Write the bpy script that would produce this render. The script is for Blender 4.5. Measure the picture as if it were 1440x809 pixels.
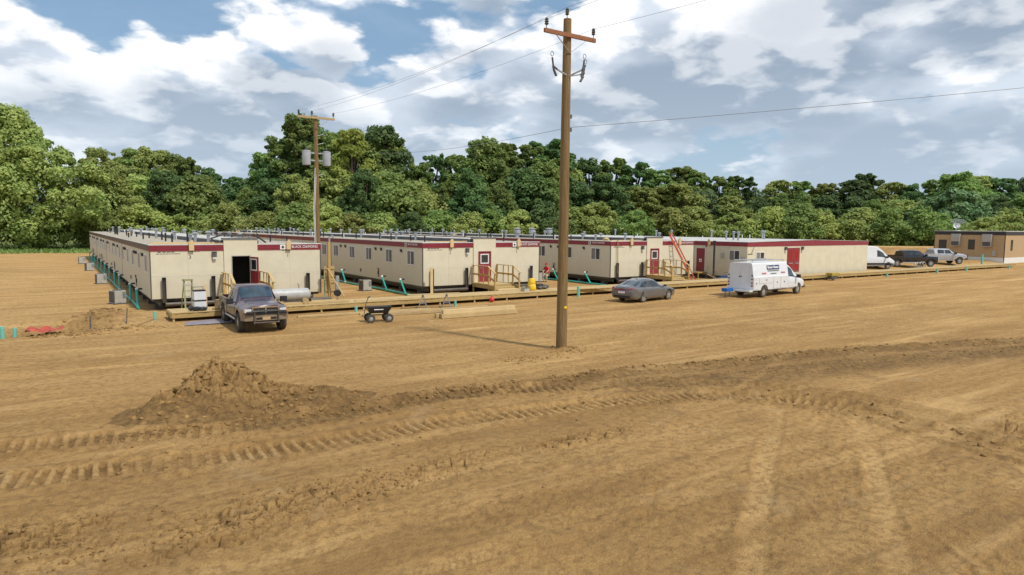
import bpy, bmesh, math, random
import numpy as np
from mathutils import Vector, Matrix
R = math.radians
for o in list(bpy.data.objects): bpy.data.objects.remove(o)
S = bpy.context.scene
COL = S.collection
# ---------------------------------------------------------------- camera
CAMH = 4.764
YAW, PITCH, ROLL = R(34.036), R(5.139), R(0.433)
fw = Vector((math.sin(YAW)*math.cos(PITCH), math.cos(YAW)*math.cos(PITCH), -math.sin(PITCH)))
rt0 = Vector((math.cos(YAW), -math.sin(YAW), 0)); up0 = rt0.cross(fw)
rt = rt0*math.cos(ROLL) + up0*math.sin(ROLL); up = up0*math.cos(ROLL) - rt0*math.sin(ROLL)
cd = bpy.data.cameras.new('camera'); cam = bpy.data.objects.new('camera', cd); COL.objects.link(cam)
cam.matrix_world = Matrix(((rt.x, up.x, -fw.x, 0), (rt.y, up.y, -fw.y, 0), (rt.z, up.z, -fw.z, CAMH), (0, 0, 0, 1)))
cd.sensor_width = 36; cd.lens = 952.85/1440*36; cd.clip_start = 0.1; cd.clip_end = 9000
S.camera = cam
# ---------------------------------------------------------------- sky, sun, exposure
SUN_EL = R(55); sv = Vector((0.299, -0.954, 0)).normalized()
SD = Vector((sv.x*math.cos(SUN_EL), sv.y*math.cos(SUN_EL), math.sin(SUN_EL)))
W = bpy.data.worlds.new('World'); S.world = W; W.use_nodes = True
W.cycles.sampling_method = 'MANUAL'; W.cycles.sample_map_resolution = 256
nt = W.node_tree; nt.nodes.clear()
class NT:
    def __init__(s, t): s.t = t
    def n(s, typ, ins=None, **kw):
        x = s.t.nodes.new(typ)
        for k, v in kw.items(): setattr(x, k, v)
        for k, v in (ins or {}).items():
            if isinstance(v, bpy.types.NodeSocket): s.t.links.new(v, x.inputs[k])
            else: x.inputs[k].default_value = v
        return x
    def math(s, op, a, b=0.0, c=0.0, clamp=False):
        x = s.n('ShaderNodeMath', {0: a, 1: b, 2: c}, operation=op); x.use_clamp = clamp; return x.outputs[0]
    def vmath(s, op, a, b=(0, 0, 0)):
        x = s.n('ShaderNodeVectorMath', {0: a, 1: b}, operation=op); return x.outputs[0]
    def noise(s, vec, scale, detail=4, rough=.5, dist=0, out=0):
        return s.n('ShaderNodeTexNoise', {'Vector': vec, 'Scale': scale, 'Detail': detail, 'Roughness': rough, 'Distortion': dist}).outputs[out]
    def ss(s, v, a, b, lo=0., hi=1.):
        return s.n('ShaderNodeMapRange', {0: v, 1: a, 2: b, 3: lo, 4: hi}, interpolation_type='SMOOTHSTEP').outputs[0]
    def mix(s, f, a, b, blend='MIX'):
        x = s.n('ShaderNodeMix', data_type='RGBA', blend_type=blend)
        for k, v in ((0, f), (6, a), (7, b)):
            if isinstance(v, bpy.types.NodeSocket): s.t.links.new(v, x.inputs[k])
            else: x.inputs[k].default_value = v if k == 0 else (*v, 1)
        return x.outputs[2]
w = NT(nt)
skyt = w.n('ShaderNodeTexSky', sky_type='NISHITA'); skyt.sun_disc = False
skyt.sun_elevation = SUN_EL; skyt.sun_rotation = math.atan2(sv.x, sv.y); skyt.air_density = 1.0; skyt.dust_density = 1.6; skyt.ozone_density = 1.0
tc = w.n('ShaderNodeTexCoord').outputs['Generated']
sx = w.n('ShaderNodeSeparateXYZ', {0: tc}); dz = sx.outputs[2]
CLOUD_OFF = (1.3, 9.6, 5.5)
den = w.math('ADD', w.math('MAXIMUM', dz, 0.0), 0.42)
inv = w.math('DIVIDE', 1.0, den)
P = w.n('ShaderNodeVectorMath', {0: tc, 'Scale': inv}, operation='SCALE').outputs[0]
P = w.vmath('MULTIPLY', P, (1, 1, 1.9)); P = w.vmath('ADD', P, CLOUD_OFF)
wob = w.n('ShaderNodeTexNoise', {'Vector': P, 'Scale': 7.0, 'Detail': 5., 'Roughness': .6}).outputs[1]
wob = w.n('ShaderNodeVectorMath', {0: w.vmath('SUBTRACT', wob, (.5, .5, .5)), 'Scale': .07}, operation='SCALE').outputs[0]
PW = w.vmath('ADD', P, wob)
def dens(p, det=True):
    big = w.noise(p, 1.7, 2, .45)
    v = w.n('ShaderNodeTexVoronoi', {'Vector': p, 'Scale': 5.2, 'Detail': 2.5 if det else 0.0, 'Roughness': .5, 'Lacunarity': 2.3}, feature='F1', normalize=True).outputs[0]
    fine = w.noise(p, 13., 4, .6)
    return w.math('ADD', w.math('ADD', w.math('MULTIPLY', big, 1.0), w.math('MULTIPLY', w.math('SUBTRACT', .45, v), .50)), w.math('MULTIPLY', w.math('SUBTRACT', fine, .5), .10))
d0 = dens(PW); d1 = dens(w.vmath('ADD', PW, (0.015, -0.03, 0.075))); dn = dens(w.vmath('ADD', PW, (0.0, 0.0, 0.19)), False)
cov = w.ss(d0, .428, .49)
lit = w.ss(w.math('SUBTRACT', d0, d1), -.025, .065)
above = w.ss(dn, .42, .66)                      # cloud mass piled overhead greys the underside
shade = w.mix(above, (.61, .67, .755), (.275, .345, .44))
ccol = w.mix(w.math('MULTIPLY', lit, w.ss(above, 0., 1., 1., .45)), shade, (.92, .925, .935))
skyc = w.n('ShaderNodeVectorMath', {0: skyt.outputs[0], 'Scale': 0.085}, operation='SCALE').outputs[0]
skyc = w.mix(.40, skyc, (.27, .455, .66))
veil = w.ss(w.noise(P, 1.7, 6, .6, .5), .42, .75, 0., .30); skyc = w.mix(veil, skyc, (.55, .64, .73))
skyc = w.mix(w.ss(dz, 0., .25, .55, 0.), skyc, (.46, .575, .69))
ccol = w.mix(w.ss(dz, .02, .26, .62, 0.), ccol, (.46, .555, .655))
fin = w.mix(cov, skyc, ccol)
fin = w.mix(w.ss(dz, -.02, .0, 1., 0.), fin, (.30, .32, .30))
bg = w.n('ShaderNodeBackground', {'Color': fin, 'Strength': 1.0})
wo = w.n('ShaderNodeOutputWorld'); nt.links.new(bg.outputs[0], wo.inputs[0])
sl = bpy.data.lights.new('sun', 'SUN'); sl.energy = 3.0; sl.angle = R(3.4); sl.color = (1, .955, .88)
so = bpy.data.objects.new('sun', sl); COL.objects.link(so); so.location = SD*200
so.rotation_euler = SD.to_track_quat('Z', 'Y').to_euler()
vs = S.view_settings; vs.view_transform = 'Standard'; vs.look = 'None'; vs.exposure = 0.30; vs.gamma = 1.0; vs.use_curve_mapping = False
# ---------------------------------------------------------------- materials
M = {}
def mat(name, col, rough=.6, metal=0., var=.12, scale=3., bump=0., bscale=40., dirt=0., coat=0., spec=.5, trans=0.):
    m = bpy.data.materials.new(name); m.use_nodes = True; t = NT(m.node_tree); t.t.nodes.clear()
    co = t.n('ShaderNodeTexCoord').outputs['Object']
    b = t.n('ShaderNodeBsdfPrincipled', {'Roughness': rough, 'Metallic': metal, 'Coat Weight': coat, 'Specular IOR Level': spec, 'Transmission Weight': trans})
    n = t.noise(co, scale, 6, .6)
    c = t.mix(t.ss(n, .3, .7), tuple(x*(1-var) for x in col), tuple(min(1, x*(1+var)) for x in col))
    if dirt:
        dn = t.noise(co, 1.3, 7, .65); sz = t.n('ShaderNodeSeparateXYZ', {0: t.n('ShaderNodeNewGeometry').outputs['Position']}).outputs[2]
        k = t.math('MULTIPLY', t.ss(t.math('ADD', t.math('MULTIPLY', sz, -.25), dn), -.15, .75), dirt)
        c = t.mix(k, c, (.36, .27, .16))
    t.t.links.new(c, b.inputs['Base Color'])
    if bump:
        bn = t.n('ShaderNodeBump', {'Height': t.noise(co, bscale, 5, .6), 'Strength': bump, 'Distance': .02}); t.t.links.new(bn.outputs[0], b.inputs['Normal'])
    o = t.n('ShaderNodeOutputMaterial'); t.t.links.new(b.outputs[0], o.inputs[0])
    M[name] = m; return m
def woodmat(name, col, dark, sc=(1., 9., 9.), rough=.75):
    m = bpy.data.materials.new(name); m.use_nodes = True; t = NT(m.node_tree); t.t.nodes.clear()
    co = t.n('ShaderNodeTexCoord').outputs['Object']; oi = t.n('ShaderNodeObjectInfo').outputs['Random']
    v = t.vmath('MULTIPLY', co, sc); g = t.noise(v, 2.2, 7, .65, .6)
    c = t.mix(t.ss(g, .35, .68), dark, col)
    blot = t.noise(co, 1.1, 4, .6)
    c = t.mix(t.ss(blot, .35, .75, 0, .45), c, tuple(x*.62 for x in col))
    c = t.mix(t.math('MULTIPLY', oi, .3), c, tuple(x*.7 for x in col))
    b = t.n('ShaderNodeBsdfPrincipled', {'Base Color': c, 'Roughness': rough, 'Specular IOR Level': .25})
    bn = t.n('ShaderNodeBump', {'Height': g, 'Strength': .3, 'Distance': .01}); t.t.links.new(bn.outputs[0], b.inputs['Normal'])
    o = t.n('ShaderNodeOutputMaterial'); t.t.links.new(b.outputs[0], o.inputs[0]); M[name] = m
def leafmat(name, col, alt):
    m = bpy.data.materials.new(name); m.use_nodes = True; t = NT(m.node_tree); t.t.nodes.clear()
    co = t.n('ShaderNodeTexCoord').outputs['Object']; oi = t.n('ShaderNodeObjectInfo').outputs['Random']
    g = t.n('ShaderNodeNewGeometry').outputs['Random Per Island']
    n = t.noise(co, .42, 3, .5)
    c = t.mix(t.ss(n, .35, .68), col, alt)
    c = t.mix(t.math('MULTIPLY', g, .4), c, tuple(x*.6 for x in col))
    hs = t.n('ShaderNodeHueSaturation', {'Hue': t.math('ADD', t.math('MULTIPLY', oi, .035), .483), 'Saturation': .88, 'Value': t.math('ADD', t.math('MULTIPLY', oi, .5), .75), 'Color': c}).outputs[0]
    d = t.n('ShaderNodeBsdfPrincipled', {'Base Color': hs, 'Roughness': .55, 'Specular IOR Level': .3})
    tr = t.n('ShaderNodeBsdfTranslucent', {'Color': hs})
    mx = t.n('ShaderNodeMixShader', {0: .45, 1: d.outputs[0], 2: tr.outputs[0]})
    o = t.n('ShaderNodeOutputMaterial'); t.t.links.new(mx.outputs[0], o.inputs[0]); M[name] = m
mat('cream', (.62, .57, .43), .55, var=.05, scale=1.2, dirt=.24)
mat('cream_trim', (.66, .62, .52), .5, var=.05)
mat('maroon', (.235, .026, .04), .42, var=.12, dirt=.12)
mat('fascia_brown', (.115, .06, .045), .5, var=.2, dirt=.15)
mat('white_cap', (.72, .72, .70), .45, var=.06)
mat('roof_membrane', (.36, .315, .24), .8, var=.18, scale=.8)
mat('roof_pale', (.47, .46, .43), .7, var=.12, scale=.6)
mat('roof_dark', (.10, .105, .115), .7, var=.25, scale=.9)
mat('black_steel', (.025, .025, .028), .5, var=.4, scale=5, dirt=.25)
mat('black_plastic', (.018, .018, .02), .45, var=.3)
mat('dark_void', (.012, .011, .01), .9)  # near-black colour stands in for shade inside openings
mat('galvanised', (.42, .44, .46), .45, .7, var=.2, scale=8)
mat('bright_metal', (.62, .62, .62), .25, .9, var=.1)
mat('white_paint', (.66, .685, .71), .35, var=.04, dirt=.07, coat=.3)
mat('frame_white', (.72, .72, .71), .4, var=.03)
mat('glass', (.028, .034, .04), .06, var=.4, spec=.8)
mat('glass_blue', (.025, .05, .07), .05, var=.35, scale=2.5, spec=.9)  # blue tint puts reflected sky into the glass colour
mat('blind', (.20, .19, .175), .8, var=.15, scale=6)
mat('teal_pipe', (.02, .34, .27), .38, var=.12)
mat('pale_teal', (.16, .50, .40), .5, var=.12)
mat('red_shirt', (.50, .02, .03), .8, var=.2)
mat('red_plastic', (.55, .03, .03), .4)
mat('orange_red', (.62, .11, .05), .45, var=.12)
mat('yellow', (.80, .52, .02), .45, var=.12)
mat('dull_yellow', (.38, .30, .03), .5, var=.2, dirt=.3)
mat('hi_vis', (.62, .80, .05), .6)
mat('navy', (.025, .05, .13), .5)
mat('sign_red', (.55, .10, .10), .5)
mat('ink', (.06, .055, .05), .7)
mat('sign_white', (.78, .76, .76), .5)
mat('blue', (.015, .12, .42), .4)
mat('tyre', (.028, .027, .026), .85, var=.3, dirt=.16)
mat('alloy', (.55, .55, .55), .32, .8, var=.1)
mat('chrome', (.70, .70, .70), .15, 1., var=.05)
mat('maroon_paint', (.038, .009, .022), .3, var=.15, coat=.8, dirt=.05)
mat('tan_paint', (.20, .155, .11), .4, var=.15, coat=.4, dirt=.22)
mat('grey_paint', (.155, .16, .168), .28, .45, var=.06, coat=.8, dirt=.05)
mat('black_paint', (.012, .012, .014), .22, var=.1, coat=.8, dirt=.015)
mat('silver_paint', (.44, .45, .47), .3, .4, var=.05, coat=.7, dirt=.08)
mat('lamp_red', (.30, .012, .012), .2)
mat('lamp_clear', (.62, .64, .66), .1, var=.15, scale=20)
mat('amber', (.55, .20, .02), .2)
mat('unit_beige', (.40, .385, .34), .5, var=.08)
mat('unit_dark', (.085, .08, .075), .6, var=.2)
mat('tank_grey', (.40, .41, .41), .45, var=.12, dirt=.25)
mat('khaki', (.42, .36, .27), .85, var=.12)
mat('skin', (.42, .25, .17), .6)
mat('hair', (.03, .02, .015), .7)
mat('tan_siding', (.45, .315, .17), .6, var=.06, dirt=.12)
mat('transformer', (.38, .41, .44), .4, var=.06)
mat('cardboard', (.36, .25, .14), .8)
mat('cable', (.02, .02, .022), .6)
mat('wire', (.22, .22, .23), .5, .3)
mat('netting', (.40, .07, .045), .8, var=.3, scale=12)
mat('plastic_sheet', (.24, .22, .27), .35, var=.2)
mat('green_ladder', (.26, .265, .13), .5, var=.1)
mat('bark', (.10, .078, .055), .9, var=.4, scale=6, bump=.6, bscale=12)
woodmat('deck_wood', (.50, .355, .145), (.36, .25, .10))
woodmat('deck_pale', (.58, .43, .215), (.45, .32, .145))
woodmat('ply', (.70, .54, .30), (.60, .44, .22))
woodmat('beam_wood', (.52, .385, .20), (.36, .26, .13))
woodmat('pole_wood', (.30, .20, .085), (.115, .072, .032), sc=(12., 12., .5))
woodmat('arm_wood', (.36, .165, .085), (.24, .10, .05))
woodmat('post_wood', (.56, .37, .12), (.42, .27, .08), sc=(9., 9., 1.))
leafmat('leaf_m', (0.205, 0.330, 0.061), (0.330, 0.438, 0.080))
leafmat('leaf_o', (0.312, 0.401, 0.080), (0.483, 0.526, 0.117))
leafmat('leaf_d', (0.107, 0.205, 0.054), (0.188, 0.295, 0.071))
leafmat('leaf_l', (0.393, 0.491, 0.090), (0.553, 0.607, 0.133))
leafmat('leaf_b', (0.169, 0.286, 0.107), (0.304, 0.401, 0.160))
# ---------------------------------------------------------------- helpers
class MB:
    def __init__(s): s.v = []; s.f = []; s.m = []
    def add(s, vs, fs, mi=0):
        o = len(s.v); s.v += [tuple(a) for a in vs]; s.f += [tuple(i+o for i in f) for f in fs]; s.m += [mi]*len(fs); return s
    def box(s, x0, x1, y0, y1, z0, z1, mi=0):
        return s.add([(x0, y0, z0), (x1, y0, z0), (x1, y1, z0), (x0, y1, z0), (x0, y0, z1), (x1, y0, z1), (x1, y1, z1), (x0, y1, z1)],
                     [(0, 3, 2, 1), (4, 5, 6, 7), (0, 1, 5, 4), (1, 2, 6, 5), (2, 3, 7, 6), (3, 0, 4, 7)], mi)
    def beam(s, a, b, wd, ht, mi=0, upv=(0, 0, 1)):
        a, b = Vector(a), Vector(b); d = (b-a).normalized(); u = Vector(upv)
        if abs(d.dot(u)) > .95: u = Vector((1, 0, 0))
        r = d.cross(u).normalized(); u = r.cross(d); vs = []
        for p in (a, b):
            for i, j in ((-1, -1), (1, -1), (1, 1), (-1, 1)): vs.append(p + r*(i*wd/2) + u*(j*ht/2))
        return s.add(vs, [(0, 1, 2, 3), (7, 6, 5, 4), (0, 4, 5, 1), (1, 5, 6, 2), (2, 6, 7, 3), (3, 7, 4, 0)], mi)
    def tube(s, pts, r, n=8, mi=0, cap=True):
        pts = [Vector(p) for p in pts]; rs = r if isinstance(r, (list, tuple)) else [r]*len(pts); vs = []; fs = []
        for i, p in enumerate(pts):
            d = (pts[min(i+1, len(pts)-1)] - pts[max(i-1, 0)]).normalized()
            u = Vector((0, 0, 1)) if abs(d.z) < .9 else Vector((1, 0, 0)); a = d.cross(u).normalized(); b = d.cross(a)
            for k in range(n):
                t = 2*math.pi*k/n; vs.append(p + (a*math.cos(t) + b*math.sin(t))*rs[i])
        for i in range(len(pts)-1):
            for k in range(n):
                k2 = (k+1) % n; fs.append((i*n+k, i*n+k2, (i+1)*n+k2, (i+1)*n+k))
        if cap: fs.append(tuple(range(n-1, -1, -1))); fs.append(tuple((len(pts)-1)*n+k for k in range(n)))
        return s.add(vs, fs, mi)
    def lathe(s, prof, c=(0, 0, 0), axis='z', n=16, mi=0, cap=True):
        vs = []; fs = []
        for r_, h in prof:
            for k in range(n):
                t = 2*math.pi*k/n; x, y = r_*math.cos(t), r_*math.sin(t)
                q = (x, y, h) if axis == 'z' else ((x, h, y) if axis == 'y' else (h, x, y))
                vs.append((q[0]+c[0], q[1]+c[1], q[2]+c[2]))
        for i in range(len(prof)-1):
            for k in range(n):
                k2 = (k+1) % n; fs.append((i*n+k, i*n+k2, (i+1)*n+k2, (i+1)*n+k))
        if cap: fs.append(tuple(range(n))); fs.append(tuple((len(prof)-1)*n+k for k in range(n)))
        return s.add(vs, fs, mi)
    def mesh(s, mats, smooth=False, name='mesh'):
        me = bpy.data.meshes.new(name); me.from_pydata(s.v, [], s.f)
        for m in (mats if isinstance(mats, (list, tuple)) else [mats]): me.materials.append(M[m])
        me.polygons.foreach_set('material_index', s.m)
        bm = bmesh.new(); bm.from_mesh(me); bmesh.ops.recalc_face_normals(bm, faces=bm.faces); bm.to_mesh(me); bm.free()
        if smooth: smooth_mesh(me)
        return me
    def build(s, name, mats, parent=None, smooth=False, loc=None, rot=None):
        return put(name, s.mesh(mats, smooth, name), parent, loc, rot)
def smooth_mesh(me, ang=38):
    me.polygons.foreach_set('use_smooth', [True]*len(me.polygons)); me.set_sharp_from_angle(angle=R(ang))
def put(name, data, parent=None, loc=None, rot=None):
    o = bpy.data.objects.new(name, data); COL.objects.link(o)
    if parent: o.parent = parent
    if loc is not None: o.location = loc
    if rot is not None: o.rotation_euler = rot
    return o
def tag(o, label=None, cat=None, group=None, kind=None):
    for k, v in (('label', label), ('category', cat), ('group', group), ('kind', kind)):
        if v: o[k] = v
    return o
def thing(name, label, cat, loc=(0, 0, 0), rz=0, group=None):
    return tag(put(name, None, None, loc, (0, 0, rz)), label, cat, group)
def copy_tree(o, parent=None):
    c = o.copy(); COL.objects.link(c); c.parent = parent
    for ch in o.children: copy_tree(ch, c)
    return c
def npmesh(name, V, Q, mats, smooth=False, attrs=None):
    me = bpy.data.meshes.new(name); V = np.ascontiguousarray(V, np.float32); Q = np.ascontiguousarray(Q, np.int32); k = Q.shape[1]
    me.vertices.add(len(V)); me.vertices.foreach_set('co', V.ravel())
    me.loops.add(Q.size); me.loops.foreach_set('vertex_index', Q.ravel())
    me.polygons.add(len(Q)); me.polygons.foreach_set('loop_start', np.arange(0, Q.size, k, dtype=np.int32))
    for m in mats: me.materials.append(M[m])
    for an, av in (attrs or {}).items():
        a = me.attributes.new(an, 'FLOAT', 'POINT'); a.data.foreach_set('value', np.ascontiguousarray(av, np.float32))
    me.update(calc_edges=True)
    if smooth: me.polygons.foreach_set('use_smooth', np.ones(len(Q), bool))
    return me
def text_mesh(s, size, mt, extrude=.004):
    cu = bpy.data.curves.new('lettering', 'FONT'); cu.body = s; cu.size = size; cu.align_x = 'CENTER'; cu.align_y = 'CENTER'; cu.extrude = extrude; cu.resolution_u = 2
    o = bpy.data.objects.new('lettering', cu); COL.objects.link(o); bpy.context.view_layer.update()
    me = bpy.data.meshes.new_from_object(o.evaluated_get(bpy.context.evaluated_depsgraph_get())); bpy.data.objects.remove(o)
    me.materials.clear(); me.materials.append(M[mt]); return me
def sstep(a, b, x): t = np.clip((x-a)/(b-a), 0, 1); return t*t*(3-2*t)
_perm = np.random.RandomState(7).rand(512, 512)
def vnoise(x, y):
    xi = np.floor(x).astype(int); yi = np.floor(y).astype(int); fx = x-xi; fy = y-yi
    fx = fx*fx*(3-2*fx); fy = fy*fy*(3-2*fy); g = lambda a, b: _perm[a % 512, b % 512]
    return (g(xi, yi)*(1-fx)+g(xi+1, yi)*fx)*(1-fy) + (g(xi, yi+1)*(1-fx)+g(xi+1, yi+1)*fx)*fy
def fbm(x, y, o=5, g=.5):
    s = 0; a = 1; t = 0
    for i in range(o): s = s + a*vnoise(x*2**i + 17.3*i, y*2**i + 9.1*i); t += a; a *= g
    return s/t - .5
def voro(x, y):
    xi = np.floor(x).astype(int); yi = np.floor(y).astype(int); d1 = np.full(x.shape, 9.); d2 = np.full(x.shape, 9.); idn = np.zeros(x.shape)
    for i in (-1, 0, 1):
        for j in (-1, 0, 1):
            px = xi+i+_perm[(xi+i) % 512, (yi+j) % 512]; py = yi+j+_perm[(xi+i+91) % 512, (yi+j+53) % 512]
            d = np.hypot(px-x, py-y); m = d < d1; d2 = np.where(m, d1, np.minimum(d2, d)); idn = np.where(m, _perm[(xi+i+7) % 512, (yi+j+3) % 512], idn); d1 = np.where(m, d, d1)
    return d1, d2, idn
# ---------------------------------------------------------------- ground
TRA = [(-3.2, 18.0), (-1.14, 17.58), (0.12, 17.34), (1.46, 17.02), (2.87, 16.56), (4.4, 16.26), (5.79, 16.18), (7.36, 16.22), (9.14, 16.34), (10.91, 16.11), (12.54, 15.49), (14.68, 14.69), (16.46, 13.46), (17.75, 11.89), (18.41, 10.1), (18.49, 8.25), (18.6, 6.11), (18.7, 3)]
TRB = [(-3.2, 15.7), (-1.02, 15.32), (0.08, 15.04), (1.25, 14.87), (2.5, 14.56), (3.88, 14.36), (5.42, 14.24), (7.17, 14.21), (9.1, 14.07), (10.64, 13.72), (12.18, 13.51), (13.77, 13.22), (15.4, 12.57), (16.5, 11.49), (17.1, 10.3), (17.23, 8.51), (16.96, 6.78), (16.93, 5.54), (16.9, 3)]
RIDGE = [(4.2, 16.9), (5.97, 16.69), (7.66, 16.9), (9.55, 16.66), (11.67, 16.47), (14.16, 16.42), (16.17, 16.2), (18.89, 15.47), (22.33, 15.02), (26.1, 14.42), (29.81, 13.47), (34.99, 11.76), (42, 9.5)]
RIDGE2 = [(14.2, 14.9), (16.16, 14.32), (18.98, 13.79), (22.89, 13.13), (26.72, 12.3), (32.45, 10.88), (40, 8.9)]
TYRES = [[(15.71, 10.67), (12.31, 8.51), (9.64, 6.83), (7.76, 5.57), (6, 4.4)], [(16.86, 9.13), (14.16, 7.32), (11.47, 5.64), (9.52, 4.41)],
         [(9.02, 5.22), (11.64, 5.09), (15.31, 4.98), (20, 4.9)], [(-1, 10.2), (1.2, 9.86), (4.73, 9.37), (9.56, 9.52), (15.13, 9.13)],
         [(-0.65, 11.06), (1.37, 11.11), (3.99, 11.21), (7.52, 11.08)], [(1, 8.5), (3.71, 8.22), (6.47, 7.94), (9.73, 7.87), (13.84, 7.52), (21.82, 7.22)],
         [(-6, 31), (4, 27.6), (14, 27.2), (26, 25.8), (40, 24), (60, 22)], [(-6, 27), (4, 25.4), (14, 25), (26, 23.8), (40, 21.6), (60, 19)],
         [(20, 22), (30, 21.5), (45, 20.5), (70, 20)], [(24, 30), (27, 26), (29, 22), (30.5, 17.5)], [(31, 28), (33, 24), (34, 20), (34.5, 16)], [(40, 26), (39, 21), (37, 16)]]
FAINT = [[(-1.36,18.11),(2.46,18.22),(7.15,18.35),(11.86,18.47),(16.13,18.55),(20.38,18.62)],[(-1.36,19.66),(2.46,19.77),(7.15,19.9),(11.86,20.02),(16.13,20.1),(20.38,20.17)],[(-3.95,12.05),(0.74,12.06),(4.58,11.75),(8.39,11.19),(11.87,10.44),(16.68,9.09)],[(10.0,16.7),(14.02,15.33),(17.46,14.04),(22.03,12.19),(25.73,10.55),(29.1,8.94)],[(10.0,18.25),(14.02,16.88),(17.46,15.59),(22.03,13.74),(25.73,12.1),(29.1,10.49)],[(-2.0,22.63),(2.0,22.32),(6.22,22.02),(9.99,21.79),(13.54,21.6),(18.33,21.38)],[(8.48,8.96),(12.99,10.02),(17.42,11.42),(21.49,13.03),(25.63,15.01),(28.83,16.84)],[(8.48,10.51),(12.99,11.57),(17.42,12.97),(21.49,14.58),(25.63,16.56),(28.83,18.39)],[(9.23,8.82),(13.26,9.65),(17.17,10.72),(21.12,12.08),(24.88,13.65),(29.36,15.86)],[(-3.57,6.77),(0.66,7.11),(4.84,7.81),(9.03,8.87),(13.4,10.38),(16.89,11.96)],[(-3.57,8.32),(0.66,8.66),(4.84,9.36),(9.03,10.42),(13.4,11.93),(16.89,13.51)],[(4.9,16.83),(8.81,15.87),(13.49,14.45),(17.25,13.03),(21.28,11.27),(24.81,9.48)],[(-2.95,20.46),(1.54,20.98),(6.04,21.41),(10.87,21.75),(15.81,21.98),(19.92,22.07)],[(-2.95,22.01),(1.54,22.53),(6.04,22.96),(10.87,23.3),(15.81,23.53),(19.92,23.62)],[(11.38,16.22),(15.38,16.95),(19.19,17.63),(23.93,18.48),(27.62,19.13),(31.16,19.76)],[(8.38,14.18),(12.22,14.77),(16.15,15.09),(20.28,15.14),(24.02,14.91),(27.6,14.45)],[(8.38,15.73),(12.22,16.32),(16.15,16.64),(20.28,16.69),(24.02,16.46),(27.6,16.0)],[(10.39,23.69),(14.25,24.06),(19.16,24.53),(23.43,24.91),(28.01,25.31),(31.54,25.6)],[(9.41,20.11),(13.49,20.85),(17.77,21.7),(22.44,22.71),(26.29,23.62),(30.46,24.68)],[(9.41,21.66),(13.49,22.4),(17.77,23.25),(22.44,24.26),(26.29,25.17),(30.46,26.23)],[(5,5),(8,9),(10,13),(11,19),(11.5,26)],[(18,8),(19,13),(22,19),(27,26)],[(19.6,7.4),(20.7,12.6),(23.6,18.3),(28.4,25)]]
SCRAPES = [([(8.45, 5.21), (10.6, 5.25), (12.94, 5.22), (15.82, 5.15)], 0.07), ([(11.47, 5.18), (10.93, 4.46), (10.46, 3.87)], 0.07), ([(10.6, 6.52), (9.85, 5.8), (9.21, 5.22)], 0.07), ([(4.67, 9.26), (5.75, 9.09), (6.53, 8.78), (7.77, 8.76)], 0.07), ([(3.19, 9.0), (5.04, 9.02), (7.25, 8.91)], 0.07), ([(-0.99, 14.74), (0.62, 14.34), (2.73, 13.68), (4.89, 13.71)], 0.07), ([(13.68, 11.15), (16.03, 10.72), (16.79, 9.57)], 0.07), ([(6.76, 12.08), (8.82, 11.88), (11.16, 11.13)], 0.07), ([(-0.58, 11.47), (0.55, 11.51), (1.83, 11.41)], 0.07), ([(8.15, 6.56), (9.43, 6.47), (11.39, 6.41), (14.21, 6.28)], 0.07), ([(11.93, 6.06), (14.8, 6.14), (19.42, 6.39)], 0.07), ([(10.78, 9.49), (12.66, 9.12), (14.98, 9.23)], 0.07), ([(10.18, 3.96), (11.57, 4.05), (12.97, 4.17)], 0.07), ([(9.3, 20.49), (12.89, 19.94), (15.75, 17.15)], 0.07), ([(-1.41, 22.82), (1.07, 22.41), (3.81, 21.74)], 0.07), ([(20.26, 20.35), (27.2, 18.34), (36.65, 16.63)], 0.07), ([(1.4, 28.3), (7.14, 26.11), (13.82, 24.71)], 0.07)]
def catmull(pts, step=.25):
    P_ = [np.array(p, float) for p in pts]; P_ = [2*P_[0]-P_[1]] + P_ + [2*P_[-1]-P_[-2]]; out = []
    for i in range(1, len(P_)-2):
        n = max(2, int(np.linalg.norm(P_[i+1]-P_[i])/step))
        for k in range(n):
            t = k/n; a, b, c, d = P_[i-1:i+3]
            out.append(.5*((2*b)+(c-a)*t+(2*a-5*b+4*c-d)*t*t+(3*b-a-3*c+d)*t**3))
    out.append(P_[-2]); return np.array(out)
_cat = {}
def polydist(x, y, pts, maxd):
    """signed distance to a polyline and arc length along it, only worked out near the line"""
    key = (pts[0], pts[-1], len(pts))
    if key not in _cat: _cat[key] = catmull(pts, .5)
    L = _cat[key]; D = np.full(x.shape, 99.); Sg = np.zeros(x.shape)
    lo, hi = L.min(0)-maxd, L.max(0)+maxd; sub = np.flatnonzero((x > lo[0]) & (x < hi[0]) & (y > lo[1]) & (y < hi[1]))
    if not len(sub): return D, Sg
    sub = sub[np.argsort(x[sub], kind='stable')]; xs, ys = x[sub], y[sub]; d0 = np.full(len(sub), 99.); s1 = np.zeros(len(sub)); s0 = 0.
    for p, q in zip(L[:-1], L[1:]):
        ln = np.linalg.norm(q-p); u = (q-p)/ln
        i0, i1 = np.searchsorted(xs, min(p[0], q[0])-maxd), np.searchsorted(xs, max(p[0], q[0])+maxd)
        if i1 > i0:
            dx, dy = xs[i0:i1]-p[0], ys[i0:i1]-p[1]; t = np.clip(dx*u[0]+dy*u[1], 0, ln)
            d = np.hypot(dx-t*u[0], dy-t*u[1]); sg = np.where(u[0]*dy-u[1]*dx < 0, -1., 1.); k = d < np.abs(d0[i0:i1])
            d0[i0:i1] = np.where(k, d*sg, d0[i0:i1]); s1[i0:i1] = np.where(k, s0+t, s1[i0:i1])
        s0 += ln
    D[sub] = d0; Sg[sub] = s1
    return D, Sg
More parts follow.
